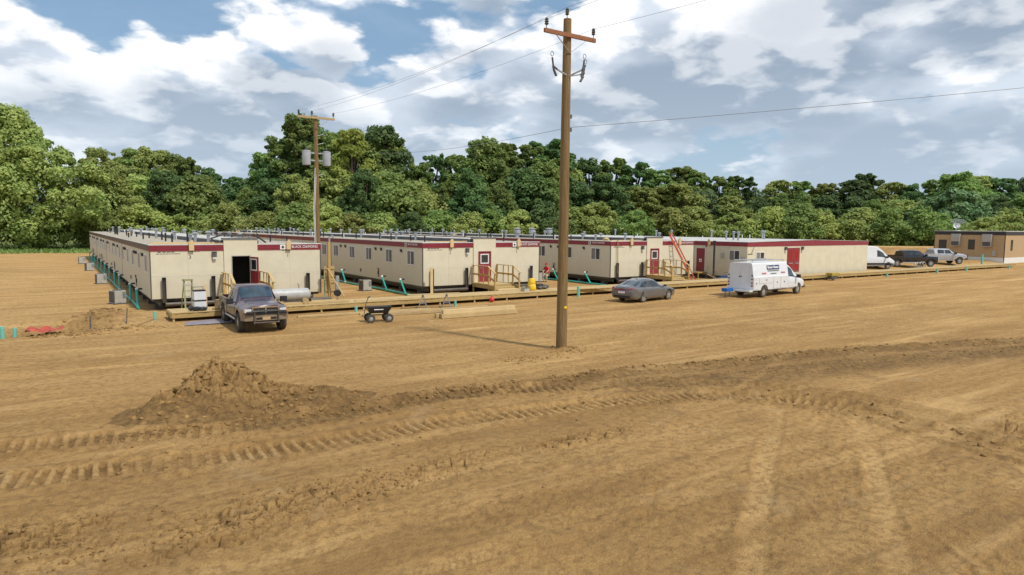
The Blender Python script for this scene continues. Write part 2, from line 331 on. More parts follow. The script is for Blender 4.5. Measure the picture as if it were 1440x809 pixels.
def ground_h(x, y):
    r = np.hypot(x, y); calm = 1-.75*sstep(26, 33, y)*sstep(260, 120, r); far = sstep(60, 30, r)
    h = .10*fbm(x/7., y/7., 3)*calm + .05*fbm(x/3.2, y/1.0, 4)*far*calm
    fine = (.050*fbm(x/.55, y/.42, 4)+.042*fbm(x/.15, y/.12, 3))*sstep(32, 12, r)*(.55+1.2*sstep(-.05, .15, fbm(x/2.1, y/1.3, 3))); h = h+fine
    damp_dark = np.clip(.30 + .9*fbm(x/9., y/3.2, 4) + .5*fbm(x/1.3, y/.8, 4), 0, 1)*sstep(60, 14, r)*.6
    pale = np.zeros(x.shape); crack = np.zeros(x.shape)
    for pts in (TRA, TRB):
        d, s = polydist(x, y, pts, 1.4); a = np.abs(d); wear = np.clip(.62+1.9*fbm(s/1.3, d*1.5+pts[0][1], 4), .25, 1.)
        ins = sstep(.52, .40, a)
        wear = wear*(.15+.85*sstep(8.8, 11.2, y))*(1-.75*sstep(13.5, 17, x)*(pts is TRA))
        bar = np.clip(1.6*np.cos(2*np.pi*(s+.10*d+.10*fbm(s/.8, d*0+5, 3))/.25)+.1, -1, 1)
        h = h*(1-ins*.8) + ins*(-.045+.044*bar*wear) + (.055+.12*fbm(x/.3, y/.3, 3))*np.exp(-((a-.62)/.12)**2)
        damp_dark = np.maximum(damp_dark*(1-.3*ins), ins*(.50-.42*bar*wear)*.8 + .5*np.exp(-((a-.66)/.2)**2))  # hollows between cleat bars coloured darker, churned edges darker too
        pale = np.maximum(pale, ins*sstep(0, .8, bar)*.35*wear)
    for pts, hh, wd in ((RIDGE, .17, .33), (RIDGE2, .06, .55)):
        d, s = polydist(x, y, pts, 2.2); k = .55+1.2*fbm(s/1.1, d*0+3, 4); e = np.exp(-(d/wd)**2)*np.clip(k, .1, 1.4)
        h = h + hh*e*(1+1.6*fbm(x/.22, y/.22, 3)); damp_dark = np.maximum(damp_dark, np.clip(1.4*np.exp(-((d+.30)/(wd*2.3))**2)*(.75+.8*fbm(x/.7, y/.5, 4)), 0, 1))
    for i, pts in enumerate(TYRES):
        d, s = polydist(x, y, pts, .8); a = np.abs(d); ins = sstep(.27, .12, a+.12*fbm(x/.25, y/.25, 3))*np.clip((.78 if i < 2 else .42)+(1.2 if i < 2 else 2.2)*fbm(s/1.2, d*0+i*7., 4), 0, 1)
        tread = np.cos(2*np.pi*(s+.5*a)/.11)*sstep(20, 9, r)
        h = h*(1-.6*ins) + ins*(-.018+.010*tread) + .020*np.exp(-((a-.30)/.06)**2)*sstep(40, 20, r)*np.clip(.3+2.4*fbm(s/.7, d*0+i*3.+np.sign(d), 3), 0, 1); pale = np.maximum(pale, (.68 if i < 2 else .5)*ins); damp_dark = damp_dark*(1-.7*ins)
    for i, pts in enumerate(FAINT):
        d, s = polydist(x, y, pts, .5); a = np.abs(d); k = sstep(.20, .08, a+.10*fbm(x/.3, y/.3, 3))*np.clip(.35+2.4*fbm(s/1.8, d*0+i*4.3, 4), 0, 1)*sstep(34, 20, r); tr_ = np.cos(2*np.pi*(s+.6*a)/.13)
        h = h+k*(-.012+.009*tr_*sstep(18, 9, r)); damp_dark = damp_dark*(1-.5*k)+k*(.22 if i % 3 == 0 else 0)+k*.12*np.clip(-tr_, 0, 1); pale = np.maximum(pale, k*(.12 if i % 3 == 0 else .42)*(.7+.3*tr_))  # tread hollows coloured a little darker, tread tops paler
    for cx, cy, ax, ay in ((-.4, 12.1, 1.5, 1.3), (3.2, 11.5, 2.9, .75), (6.0, 11.6, 1.6, .45), (1.9, 10.7, 1.6, .35), (9.6, 11.5, 1.9, .35), (19.6, 6.4, 1.5, .6)):
        e = np.exp(-(((x-cx)/ax)**2+((y-cy)/ay)**2)**2)*np.clip(.7+1.8*fbm(x/.9, y/.6, 3), 0, 1)
        crack = np.maximum(crack, e)
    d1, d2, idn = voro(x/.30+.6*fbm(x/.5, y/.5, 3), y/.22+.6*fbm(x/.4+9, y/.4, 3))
    h = h + crack*(.10*(idn-.5) - .08*sstep(.16, .0, d2-d1)) + crack*.09*fbm(x/.16, y/.14, 3); damp_dark = np.maximum(damp_dark, crack*(.30+.7*sstep(.18, 0, d2-d1)))  # dark mud patches; shade in the cracks put into the colour
    for i, (pts, wd) in enumerate(SCRAPES):
        d, s = polydist(x, y, pts, .5); k = np.clip(.5+2*fbm(s/.9, d*0+i*5., 3), 0, 1); k = k*.6; h = h+k*(.030*np.exp(-((d-.07)/.05)**2)-.025*np.exp(-((d+.03)/.05)**2)); damp_dark = np.maximum(damp_dark, .8*k*np.exp(-((d+.02)/wd)**2)); pale = np.maximum(pale, .6*k*np.exp(-((d-.14)/.08)**2))  # groove coloured darker, strip beside its lip paler
    # trench and spoil beside the first building
    e = np.exp(-(((x+.6)/2.6)**4+((y-36.6)/1.5)**4)); h = h-.75*e; damp_dark = np.maximum(damp_dark, .95*e)
    e = np.exp(-((x-1.9)/1.5)**2-((y-38.6)/1.7)**2); h = h+.55*e*(1+.9*fbm(x/.5, y/.5, 4)); damp_dark = np.maximum(damp_dark, .8*e)
    e = np.exp(-((x-1.4)/2.2)**2-((y-34.4)/.5)**2); h = h+.22*e*(1+2.2*fbm(x/.4, y/.4, 4)); damp_dark = np.maximum(damp_dark, .55*e)
    e = np.exp(-((x+7)/5)**2-((y-78)/9)**2); h = h+.5*e; damp_dark = np.maximum(damp_dark, .4*e)
    # fill around the pole foot
    e = np.exp(-((x-16.3)/.75)**2-((y-20.55)/.6)**2); h = h+.10*e*(1+2*fbm(x/.2, y/.2, 3)); damp_dark = np.maximum(damp_dark, .5*e)
    # yard rises behind the boardwalk at the far end
    h = h + .5*sstep(38.9, 43, y)*sstep(72.2, 77, x)
    # trampled bare band, scrape lines
    pale = np.maximum(pale, np.clip(.15+1.3*fbm(x/11., y/1.6, 4), 0, 1)*sstep(16, 24, y)*.7)
    pale = np.maximum(pale, sstep(26, 40, y)*sstep(14, 4, x)*np.clip(.75+1.2*fbm(x/5., y/3., 4), 0, 1)*.75)
    grass = sstep(0, 6, y-(128-.26*x+8*fbm(x/14., y/14., 3)))*(x < 260)
    grass = np.maximum(grass, sstep(78, 84, y-(x-60)*-.05+6*fbm(x/9., y/9., 3))*sstep(78, 90, x)); grass = np.maximum(grass, sstep(220, 300, r))
    h = h + grass*.12*fbm(x/1.2, y/1.2, 3)*8*sstep(300, 100, r)*.4
    return h, damp_dark, pale, crack, grass
A0 = R(41.5); fine_t = np.linspace(-A0, A0, 1340); co_t = np.linspace(A0, 2*math.pi-A0, 64)[1:-1]
th = np.concatenate([fine_t, co_t]) + YAW
rr = np.concatenate([[.05, 2, 4, 5.5, 6.5], np.arange(7, 20, .052), 20*1.0072**np.arange(0, 98), 40*1.02**np.arange(1, 68), 154*1.11**np.arange(1, 36)])
RR, TT = np.meshgrid(rr, th, indexing='ij'); gx, gy = RR*np.sin(TT), RR*np.cos(TT)
gh, gd, gp, gc, gg = ground_h(gx.ravel(), gy.ravel())
nr, nth = RR.shape; ii = np.arange(nr*nth).reshape(nr, nth)
Q = np.stack([ii[:-1], np.roll(ii, -1, 1)[:-1], np.roll(ii, -1, 1)[1:], ii[1:]], -1).reshape(-1, 4)
def dirt_material():
    m = bpy.data.materials.new('dirt'); m.use_nodes = True; t = NT(m.node_tree); t.t.nodes.clear()
    at = lambda a: t.n('ShaderNodeAttribute', attribute_name=a).outputs['Fac']
    pos = t.n('ShaderNodeNewGeometry').outputs['Position']
    n1 = t.noise(pos, .16, 5, .6); n2 = t.noise(t.vmath('MULTIPLY', pos, (.35, 1.5, 1)), .55, 7, .62, .4); n3 = t.noise(pos, 5.5, 6, .65); n4 = t.noise(pos, 30., 5, .7)
    c = t.mix(t.ss(n2, .32, .70), (0.374, 0.215, 0.076), (0.530, 0.325, 0.122))
    c = t.mix(t.ss(n1, .35, .7, 0, .55), c, (0.453, 0.272, 0.103))
    c = t.mix(t.math('MULTIPLY', at('pale'), .75), c, (0.641, 0.419, 0.182))
    c = t.mix(t.ss(n3, .34, .58, .70, 0), c, (0.256, 0.144, 0.054))
    c = t.mix(t.ss(n4, .54, .70, 0, .5), c, (0.655, 0.464, 0.246))
    c = t.mix(t.ss(n4, .48, .30, 0, .72), c, (0.250, 0.151, 0.062))
    st = t.noise(t.vmath('MULTIPLY', pos, (.9, 7., 1)), .8, 5, .6, .3)
    c = t.mix(t.ss(st, .52, .72, 0, .34), c, (0.262, 0.151, 0.057)); s2 = t.noise(t.vmath('MULTIPLY', pos, (.12, 1.3, 1)), .7, 6, .62, .5); c = t.mix(t.ss(s2, .50, .68, 0, .62), c, (0.295, 0.171, 0.063)); c = t.mix(t.ss(s2, .47, .30, 0, .7), c, (0.616, 0.393, 0.166))
    bl = t.noise(pos, .55, 6, .62, .8); c = t.mix(t.ss(bl, .56, .72, 0, .45), c, (.215, .135, .062)); c = t.mix(t.ss(bl, .42, .30, 0, .35), c, (.50, .355, .185))
    c = t.mix(t.math('MULTIPLY', at('damp_dark'), t.ss(n3, .30, .62, 1., .62)), c, (.140, .083, .034))
    g = t.mix(t.ss(n3, .3, .7), (.075, .105, .022), (.16, .165, .05)); c = t.mix(at('grass'), c, g)
    b = t.n('ShaderNodeBsdfPrincipled', {'Base Color': c, 'Roughness': .92, 'Specular IOR Level': .12})
    hb = t.math('ADD', t.math('MULTIPLY', n3, .5), t.math('MULTIPLY', n4, .34)); hb = t.math('ADD', hb, t.math('MULTIPLY', st, .18))
    bn = t.n('ShaderNodeBump', {'Height': hb, 'Strength': .9, 'Distance': .16}); t.t.links.new(bn.outputs[0], b.inputs['Normal'])
    o = t.n('ShaderNodeOutputMaterial'); t.t.links.new(b.outputs[0], o.inputs[0]); M['dirt'] = m
dirt_material()
gme = npmesh('ground', np.stack([gx.ravel(), gy.ravel(), gh], -1), Q, ['dirt'], True, dict(damp_dark=gd, pale=gp, crack=gc, grass=gg))
tag(put('ground', gme), kind='structure')
def gz(x, y): return float(ground_h(np.array([float(x)]), np.array([float(y)]))[0][0])
# ---------------------------------------------------------------- excavated heap
def mound_h(x, y):
    y = y-.42; x = x-.28+.16*fbm(x/.45, y/.45, 3)
    G_ = lambda cx, cy, sx, sy, h: h*np.exp(-np.abs((x-cx)/sx)**2.2-np.abs((y-cy)/sy)**2.2)
    wx = x+.25*fbm(x/.8, y/.8, 3); wy = y
    m = .95*np.exp(-np.abs((x-3.45+.12*(y-18))/.80)**2.3-np.abs((y-18.75)/1.1)**2.3)+G_(2.2, 18.35, .95, .85, .38)+G_(4.75, 18.0, 1.15, .8, .40)+G_(1.5, 18.0, .6, .5, .16)+G_(6.0, 17.4, 1.0, .55, .24)+G_(2.9, 18.3, 1.6, 1.1, .12)
    crust = sstep(.25, .55, m + .5*(y-18.2) + .5*fbm(x/.6, y/.6, 3)); crust = np.maximum(crust, .45*sstep(.30, .5, m+.6*fbm(x/.5+4, y/.5, 3)))
    d1, d2, idn = voro(x/.24+1.6*fbm(x/.4, y/.4, 3), y/.24+1.6*fbm(x/.4+5, y/.4, 3))
    e1, e2, ide = voro(x/.09, y/.09)
    k = sstep(.03, .25, m)
    m = m + k*crust*(.15*(idn-.45) - .10*sstep(.2, 0, d2-d1) + .05*(ide-.5)) + k*(.36*fbm(x/.60, y/.60, 5, .6) + .09*fbm(x/.13, y/.13, 3)*(.35+crust))
    return m-.05, crust*k, sstep(.22, 0, d2-d1)
mx, my = np.meshgrid(np.arange(-.2, 8.2, .028), np.arange(16.95, 21.3, .028), indexing='ij')
edge = np.minimum.reduce([mx+.2, 8.2-mx, my-16.95, 21.3-my]); mh, mc, me_ = mound_h(mx.ravel(), my.ravel()); mh = mh-.15*sstep(.3, 0, edge.ravel())
a, b = mx.shape; ii = np.arange(a*b).reshape(a, b); Q = np.stack([ii[:-1, :-1], ii[1:, :-1], ii[1:, 1:], ii[:-1, 1:]], -1).reshape(-1, 4)
z3 = np.zeros(a*b)
mme = npmesh('dirt_mound', np.stack([mx.ravel(), my.ravel(), mh], -1), Q, ['dirt'], True, dict(damp_dark=np.clip(1.-.80*mc+.8*mc*me_, 0, 1), pale=.30*mc*(1-me_), crack=z3, grass=z3))  # damp front face; gaps between crust slabs coloured darker
tag(put('dirt_mound', mme), 'heap of crusty excavated brown dirt with a crumbling flat top', 'dirt mound')
# loose clods
rng = np.random.RandomState(5); random.seed(11)
ico = bmesh.new(); bmesh.ops.create_icosphere(ico, subdivisions=1, radius=1); iv = np.array([v.co[:] for v in ico.verts]); iff = np.array([[v.index for v in f.verts] for f in ico.faces]); ico.free()
CV, CF = [], []; nC = 0
def clod(x, y, z, s):
    global nC
    v = iv*(1+.55*(rng.rand(len(iv), 1)-.5)); v = v*np.array([1, .6+.8*rng.rand(), .45+.4*rng.rand()])*s; a = rng.rand()*6.3
    v = np.stack([v[:, 0]*math.cos(a)-v[:, 1]*math.sin(a), v[:, 0]*math.sin(a)+v[:, 1]*math.cos(a), v[:, 2]], -1)+np.array([x, y, z]); CV.append(v); CF.append(iff+nC); nC += len(iv)
def scatter(pts, n, spread, smin, smax, off=0.):
    L = catmull(pts, .3); k = rng.randint(0, len(L), n); x = L[k, 0]+rng.randn(n)*spread; y = L[k, 1]+off+rng.randn(n)*spread; h = ground_h(x, y)[0]
    for q in range(n): clod(x[q], y[q], h[q]+.01, smin+(smax-smin)*rng.rand()**4)
scatter(RIDGE[:9], 900, .22, .008, .075); scatter(RIDGE[8:], 200, .35, .02, .10); scatter(RIDGE2, 260, .4, .012, .075)
scatter(TRA[:13], 330, .50, .010, .05); scatter(TRB[:14], 330, .50, .010, .05); scatter(TRB[12:], 130, .5, .015, .10)
scatter([(0.6, 17.35), (3, 17.0), (6.0, 17.0)], 260, .16, .015, .06)
scatter([(-.5, 34.3), (1, 34.2), (3.6, 34.6)], 260, .35, .02, .10); scatter([(1, 38.2), (2.6, 38.9)], 120, .6, .02, .12); scatter([(16, 20.4), (16.7, 20.5)], 90, .35, .02, .07)
scatter([(13.2, 19.8), (15.2, 19.6)], 60, .3, .02, .06); scatter([(-1.2, 12.8), (.6, 11.2)], 200, .5, .012, .05); scatter([(1.4, 11.4), (6.6, 11.6)], 420, .42, .010, .045)
n = 420; x = 2.6+2.1*rng.rand(n); y = 18.4+1.7*rng.rand(n); hm, hc, _ = mound_h(x, y)
for q in range(n):
    if hm[q] > .3 and hc[q] > .35: clod(x[q], y[q], hm[q]-.012, .014+.075*rng.rand()**3)
n = 800; x = .2+7.2*rng.rand(n); y = 17.1+3.6*rng.rand(n); hm = mound_h(x, y)[0]
for q in range(n):
    if hm[q] > .03: clod(x[q], y[q], hm[q]+.002, .012+.10*rng.rand()**4)
n = 900; x = -3+30*rng.rand(n); y = 6+22*rng.rand(n); hh = ground_h(x, y)[0]
for q in range(n): clod(x[q], y[q], hh[q], .008+.03*rng.rand()**4)
CVa = np.concatenate(CV); z3 = np.zeros(len(CVa))
tag(put('dirt_clods', npmesh('dirt_clods', CVa, np.concatenate(CF), ['dirt'], False, dict(damp_dark=.15+.5*np.repeat(rng.rand(len(CV)), len(iv)), pale=z3, crack=z3, grass=z3))), 'loose dirt clods scattered along the ruts and heap', 'dirt clods', kind='stuff')
# low earth bank carrying the haul road far behind the parked pickups
def bank():
    xs = np.linspace(0, 1, 90); prof = [(-7, -.3), (-4.5, .1), (-1.5, 1.45), (0, 1.75), (4, 1.8), (7, 1.6), (11, -.3)]; V = []; P0, P1 = np.array([82., 88.]), np.array([150., 40.]); dv = (P1-P0)/np.linalg.norm(P1-P0); nv = np.array([-dv[1], dv[0]])
    for t in xs:
        e = min(1, 4*t, 4*(1-t)); c = P0+(P1-P0)*t
        for k, (o_, z) in enumerate(prof):
            p = c+nv*o_; V.append((p[0], p[1], (z+.3)*e-.3 + (.25*random.random() if 0 < k < 3 else .03*random.random())))
    k = len(prof); ii = np.arange(90*k).reshape(90, k); Q_ = np.stack([ii[:-1, :-1], ii[1:, :-1], ii[1:, 1:], ii[:-1, 1:]], -1).reshape(-1, 4); z = np.zeros(len(V))
    pl = np.array([1. if i % k in (3, 4, 5) else 0. for i in range(len(V))])
    tag(put('earth_bank', npmesh('earth_bank', np.array(V), Q_, ['dirt'], True, dict(damp_dark=.35*(1-pl), pale=pl, crack=z, grass=z))), kind='structure')
bank()
# ---------------------------------------------------------------- trees
def leaf_quads(cen, rad, nper, size, rs, squash=.8, shell=.72):
    """leaf-sized diamond faces spread over the outer part of each clump"""
    N = len(cen); tot = N*nper; c = np.repeat(cen, nper, 0); rd = np.repeat(rad, nper)
    ax = np.repeat(.75+.6*rs.rand(N, 3), nper, 0); ax[:, 2] *= .85; d = rs.randn(tot, 3); d /= np.linalg.norm(d, axis=1)[:, None]; d[:, 2] = np.where((d[:, 2] < -.2) & (rs.rand(tot) < .55), -d[:, 2], d[:, 2])
    rf = shell+(1.06-shell)*rs.rand(tot)**.6; lob = 1+.28*np.sin(d[:, 0]*5+c[:, 0]*3)*np.sin(d[:, 1]*5+c[:, 1]*2.3)+.06*rs.randn(tot)
    p = c+d*(rd*rf*lob)[:, None]*ax
    nrm = d*1.0+rs.randn(tot, 3)*.6+np.array([0, 0, .4]); nrm /= np.linalg.norm(nrm, axis=1)[:, None]
    t = np.cross(nrm, rs.randn(tot, 3)); t /= np.linalg.norm(t, axis=1)[:, None]; bt = np.cross(nrm, t); s = (size*(.6+.8*rs.rand(tot)))[:, None]
    V = np.stack([p-t*s, p+bt*s*.62-nrm*s*.12, p+t*s, p-bt*s*.62-nrm*s*.12], 1).reshape(-1, 3)
    return V
def tree_proto(seed, H, Wd, n, nper, size, base=.12, shape=1.0, gap=.0, crad=.11):
    rs = np.random.RandomState(seed); random.seed(seed); cen = []; rad = []; k = 0
    ph = rs.rand(6)*6.28; lean = rs.randn(2)*.04*H
    while len(cen) < n and k < 9000:
        k += 1; u = rs.rand(); z = base+(1-base)*u**.85; e = math.sin(min(1, max(0.06, (1-z)/(1-base)*1.02))**(.62*shape)*math.pi*.5)*min(1, .55+1.6*(z-base))
        a = rs.rand()*6.283; rmax = .5*Wd*e*(1+.22*math.sin(2*a+ph[0]+4*z)+.16*math.sin(3*a+ph[1]-7*z)+.10*math.sin(9*z+ph[2])); rr_ = rmax*math.sqrt(.15+.85*rs.rand())
        stray = rs.rand() < .22
        if stray: rr_ = rmax*(.88+.16*rs.rand())
        c = np.array([rr_*math.cos(a)+lean[0]*z, rr_*math.sin(a)+lean[1]*z, z*H]); r0 = Wd*crad*(.55+.95*rs.rand()**1.5)*(1-.35*(z > .8))*(.55 if stray else 1)
        if c[2]+r0*.8 > H: c[2] = H-r0*.8*rs.rand()
        if cen and np.min(np.linalg.norm(np.array(cen)-c, axis=1)) < r0*(.5+gap): continue
        cen.append(c); rad.append(r0)
    cen, rad = np.array(cen), np.array(rad)
    V = leaf_quads(cen, rad, nper, size, rs); V[:, 2] *= H/np.percentile(V[:, 2], 99.7); nq = len(V)//4; cm = npmesh('crown', V, np.arange(nq*4).reshape(-1, 4), ['leaf_m'])
    mb = MB(); tr = H*.016+.06; top = H*.72
    tp = [(0, 0, -.3)]+[(rs.randn()*.012*H*i/6, rs.randn()*.012*H*i/6, top*i/6) for i in range(1, 7)]
    mb.tube(tp, [tr*(1.25-i*.17) for i in range(7)], 8)
    for q in range(min(22, len(cen))):
        c = cen[q]; z0 = max(base*H*.6, min(top*.9, c[2]*.55)); f = z0/top*6; i0 = int(f); p0 = Vector(tp[min(6, i0)])
        mid = p0.lerp(Vector(c), .55)+Vector((0, 0, .06*H*rs.rand())); mb.tube([p0, mid, Vector(c)], [tr*.5, tr*.3, tr*.1], 5)
    return cm, mb.mesh('bark', True, 'trunk'), H, Wd
PROTO = {}
PROTO['A'] = [tree_proto(s, 20, 14, 105, 240, .29) for s in (1, 2, 3)]
PROTO['B'] = [tree_proto(s, 20, 9.5, 85, 240, .285, base=.12, shape=.8, crad=.135) for s in (11, 12, 13)]
PROTO['C'] = [tree_proto(s, 22, 10, 66, 200, .28, base=.24, shape=.75, gap=.5, crad=.11) for s in (21, 22)]
PROTO['D'] = [tree_proto(s, 10, 10, 60, 190, .235, base=.05, shape=1.1, crad=.14) for s in (31, 32, 33)]
TREES = [(16.9,170.0,21.4,'C','m'), (45.7,145.8,27.3,'C','m'), (50.8,133.9,24.0,'B','y'), (59.7,141.2,26.0,'A','d'), (80.0,127.5,23.1,'A','m'), (164.6,88.6,17.5,'B','d'), (166.4,69.3,16.6,'A','m'), (13.5,174.3,20.8,'A','o'), (17.5,169.1,21.0,'A','o'), (21.8,166.9,19.6,'A','m'), (25.9,163.6,19.1,'B','m'), (30.5,165.1,17.0,'A','d'), (33.7,154.6,14.9,'B','d'), (38.8,155.3,20.0,'B','m'), (42.4,148.0,22.9,'C','m'), (46.2,146.3,27.4,'A','d'), (48.9,142.4,24.4,'B','m'), (53.6,141.8,22.2,'C','o'), (56.2,136.9,21.9,'A','m'), (60.9,137.8,21.9,'B','o'), (64.3,132.7,17.7,'B','m'), (69.1,131.7,20.2,'C','d'), (74.2,131.9,20.0,'B','m'), (78.4,127.6,22.3,'A','m'), (84.9,129.3,22.4,'B','m'), (88.2,125.4,22.2,'C','m'), (95.4,128.0,23.8,'B','d'), (98.2,124.5,21.4,'B','o'), (107.4,126.1,20.4,'A','d'), (113.2,124.0,20.5,'B','m'), (116.5,120.3,19.4,'B','d'), (121.1,117.0,17.9,'C','m'), (129.6,117.8,19.1,'B','m'), (131.9,112.8,17.9,'B','m'), (135.3,109.8,16.9,'B','m'), (142.9,108.7,17.2,'B','d'), (144.9,102.3,15.7,'B','o'), (149.4,98.8,15.7,'B','m'), (154.9,96.4,15.2,'B','o'), (159.4,93.4,14.3,'C','m'), (157.9,86.9,15.7,'B','d'), (162.2,84.3,15.1,'B','o'), (165.2,79.9,14.6,'A','d'), (175.5,79.5,15.9,'C','m'), (170.7,72.4,16.6,'B','m'), (178.3,71.1,16.8,'B','o'), (181.2,67.5,16.1,'B','d'), (187.2,64.4,16.2,'A','d'), (188.0,59.6,16.0,'A','o'), (10.7,158.6,15.4,'A','m'), (15.4,157.4,14.2,'D','o'), (18.5,149.7,15.0,'A','d'), (23.1,146.2,14.1,'D','m'), (28.3,148.8,10.7,'A','d'), (32.0,141.2,11.8,'A','m'), (35.4,139.2,13.7,'A','d'), (38.3,130.7,14.0,'A','o'), (44.8,133.5,14.9,'D','o'), (48.7,131.9,14.6,'D','o'), (49.4,122.8,15.1,'A','d'), (55.6,122.8,14.9,'D','m'), (62.5,125.3,13.5,'D','o'), (65.2,121.3,13.6,'B','m'), (69.6,118.0,15.8,'A','d'), (74.0,113.9,13.5,'A','m'), (81.7,115.9,16.1,'D','d'), (85.4,113.7,17.3,'A','m'), (95.6,117.2,14.3,'A','d'), (99.7,112.2,15.5,'A','d'), (106.2,110.3,13.2,'B','o'), (111.3,106.9,13.1,'B','o'), (115.1,104.4,13.9,'B','o'), (123.8,103.6,12.7,'A','b'), (126.6,98.6,11.4,'B','o'), (132.5,96.0,11.2,'A','d'), (140.2,96.2,12.2,'A','m'), (140.6,90.9,11.4,'A','m'), (142.7,87.0,11.6,'B','d'), (147.8,83.5,11.5,'D','d'), (149.3,79.3,10.6,'A','m'), (153.0,75.4,10.6,'D','o'), (159.7,73.3,10.5,'D','o'), (156.4,66.7,12.9,'D','b'), (164.3,65.1,11.5,'D','d'), (163.6,61.1,11.2,'A','d'), (170.3,58.4,12.1,'D','m'), (169.1,53.5,11.5,'A','m'), (10.8,150.8,7.0,'D','m'), (14.3,142.8,8.2,'D','l'), (19.5,139.0,6.7,'D','o'), (23.6,137.6,6.7,'D','o'), (26.9,133.2,8.7,'D','o'), (31.1,126.8,7.0,'D','o'), (35.2,120.7,8.5,'D','m'), (40.1,118.4,8.2,'D','l'), (44.2,116.9,7.0,'D','o'), (49.4,115.5,7.0,'D','o'), (53.8,112.0,7.3,'D','d'), (59.2,111.4,7.6,'D','m'), (63.4,108.6,7.3,'D','o'), (69.3,109.7,8.1,'D','m'), (73.2,106.5,7.8,'D','l'), (78.1,104.9,9.1,'D','d'), (86.4,106.6,8.1,'D','o'), (89.9,103.2,9.1,'D','o'), (96.8,99.8,7.8,'D','m'), (107.2,100.0,8.4,'D','l'), (111.2,96.0,8.5,'D','o'), (121.2,94.9,7.6,'D','o'), (124.3,88.1,8.7,'D','l'), (128.9,84.6,9.4,'D','m'), (134.0,82.1,8.3,'D','l'), (138.1,77.1,8.6,'D','o'), (137.6,69.7,8.5,'D','m'), (140.9,65.5,8.8,'D','m'), (146.9,63.8,7.4,'D','m'), (146.2,57.1,6.7,'D','o'), (152.6,55.2,8.5,'D','o'), (155.8,50.5,7.6,'D','l')]
LMK = [(20, 'beyond the first building'), (36, 'between the first two buildings'), (62, 'beyond the second building'), (92, 'beyond the third building'), (135, 'beyond the gabled building'), (999, 'beyond the tan office')]
TONE = {'m': 'mid green', 'o': 'olive green', 'd': 'dark green', 'l': 'pale yellowish green', 'b': 'bluish green', 'y': 'bright yellow-green'}
FORM = {'A': 'broad rounded tree', 'B': 'tall narrow tree', 'C': 'loose open-crowned tree', 'D': 'low bushy tree'}
leafmat('leaf_y', (.33, .41, .04), (.42, .48, .07))
def plant_tree(x, y, h, kind, tone, label=None, wscale=1., seed=None, group='trees of the wood behind the camp', pr=None):
    random.seed(seed if seed is not None else int(x*131+y*17)); cm, tm, H, Wd = pr or random.choice(PROTO[kind]); s = h/H; q = wscale*random.uniform(.92, 1.15)
    if kind == 'D': q *= 1.15
    if kind in 'BC' and x > 78: q *= 1.42
    if kind == 'B' and h < 15: q *= 1.2
    if not label:
        rowt = 'at the back of the wood' if h > 16.5 else 'edging the wood' if h < 9.6 else 'within the wood'
        lm = next(t for lim, t in LMK if x < lim); label = f'{TONE[tone]} {FORM[kind]} {rowt} {lm}'
    r = thing('tree', label, 'tree', (x, y, gz(x, y)), random.uniform(0, 6.28), group)
    r.scale = (s*q, s*q, s)
    put('trunk', tm, r); c = put('crown', cm, r); c.material_slots[0].link = 'OBJECT'; c.material_slots[0].material = M['leaf_'+tone]
    return r
for i, (x, y, h, k, t) in enumerate(TREES): plant_tree(x, y, h, k, t, seed=i)
BIG = tree_proto(83, 24, 27, 250, 360, .285, base=.03, shape=1.25, crad=.075)
plant_tree(-4.5, 150.5, 24.6, 'A', 'o', 'huge spreading light olive-green tree at the edge of the bare lot', pr=BIG, seed=3)
BIG2 = tree_proto(78, 24, 20, 160, 340, .285, base=.03, shape=1.1, crad=.085)
plant_tree(-17, 158, 24.5, 'A', 'o', 'large olive-green tree partly out of view beside the huge spreading tree', pr=BIG2, seed=5)
plant_tree(7.6, 150, 18.5, 'A', 'o', 'mid-sized olive-green tree against the right flank of the huge spreading tree', pr=BIG2, seed=6, wscale=.9)
def leafmass(name, label, spots, per, size, mt):
    rs = np.random.RandomState(9); cen = np.array([s[:3] for s in spots]); rad = np.array([s[3] for s in spots])
    V = leaf_quads(cen, rad, per, size, rs); tag(put(name, npmesh(name, V, np.arange(len(V)).reshape(-1, 4), [mt])), label, 'woodland', kind='stuff')
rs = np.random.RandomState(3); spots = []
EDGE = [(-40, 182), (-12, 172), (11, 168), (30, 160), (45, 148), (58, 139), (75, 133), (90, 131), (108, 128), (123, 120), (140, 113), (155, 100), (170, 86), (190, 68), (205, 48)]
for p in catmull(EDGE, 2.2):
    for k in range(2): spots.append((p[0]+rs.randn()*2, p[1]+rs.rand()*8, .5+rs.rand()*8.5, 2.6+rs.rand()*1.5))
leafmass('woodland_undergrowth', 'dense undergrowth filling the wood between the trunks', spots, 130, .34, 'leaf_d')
spots = []
for i in range(420):
    u = rs.rand(); x = 170+330*u+rs.randn()*10; y = 330-250*u+rs.randn()*22; spots.append((x, y, 3+7*rs.rand()+8*math.exp(-((u-.5)/.45)**2)*rs.rand()+3*math.sin(u*17), 4.5+3*rs.rand()))
for i in range(120):
    x = -60+200*rs.rand(); spots.append((x, 290-.3*x+rs.randn()*15, 3+6*rs.rand(), 5+3*rs.rand()))
leafmass('far_woodland', 'distant wooded ridge showing over the nearer trees', spots, 260, .55, 'leaf_b')  # bluish leaf colour stands in for distance haze
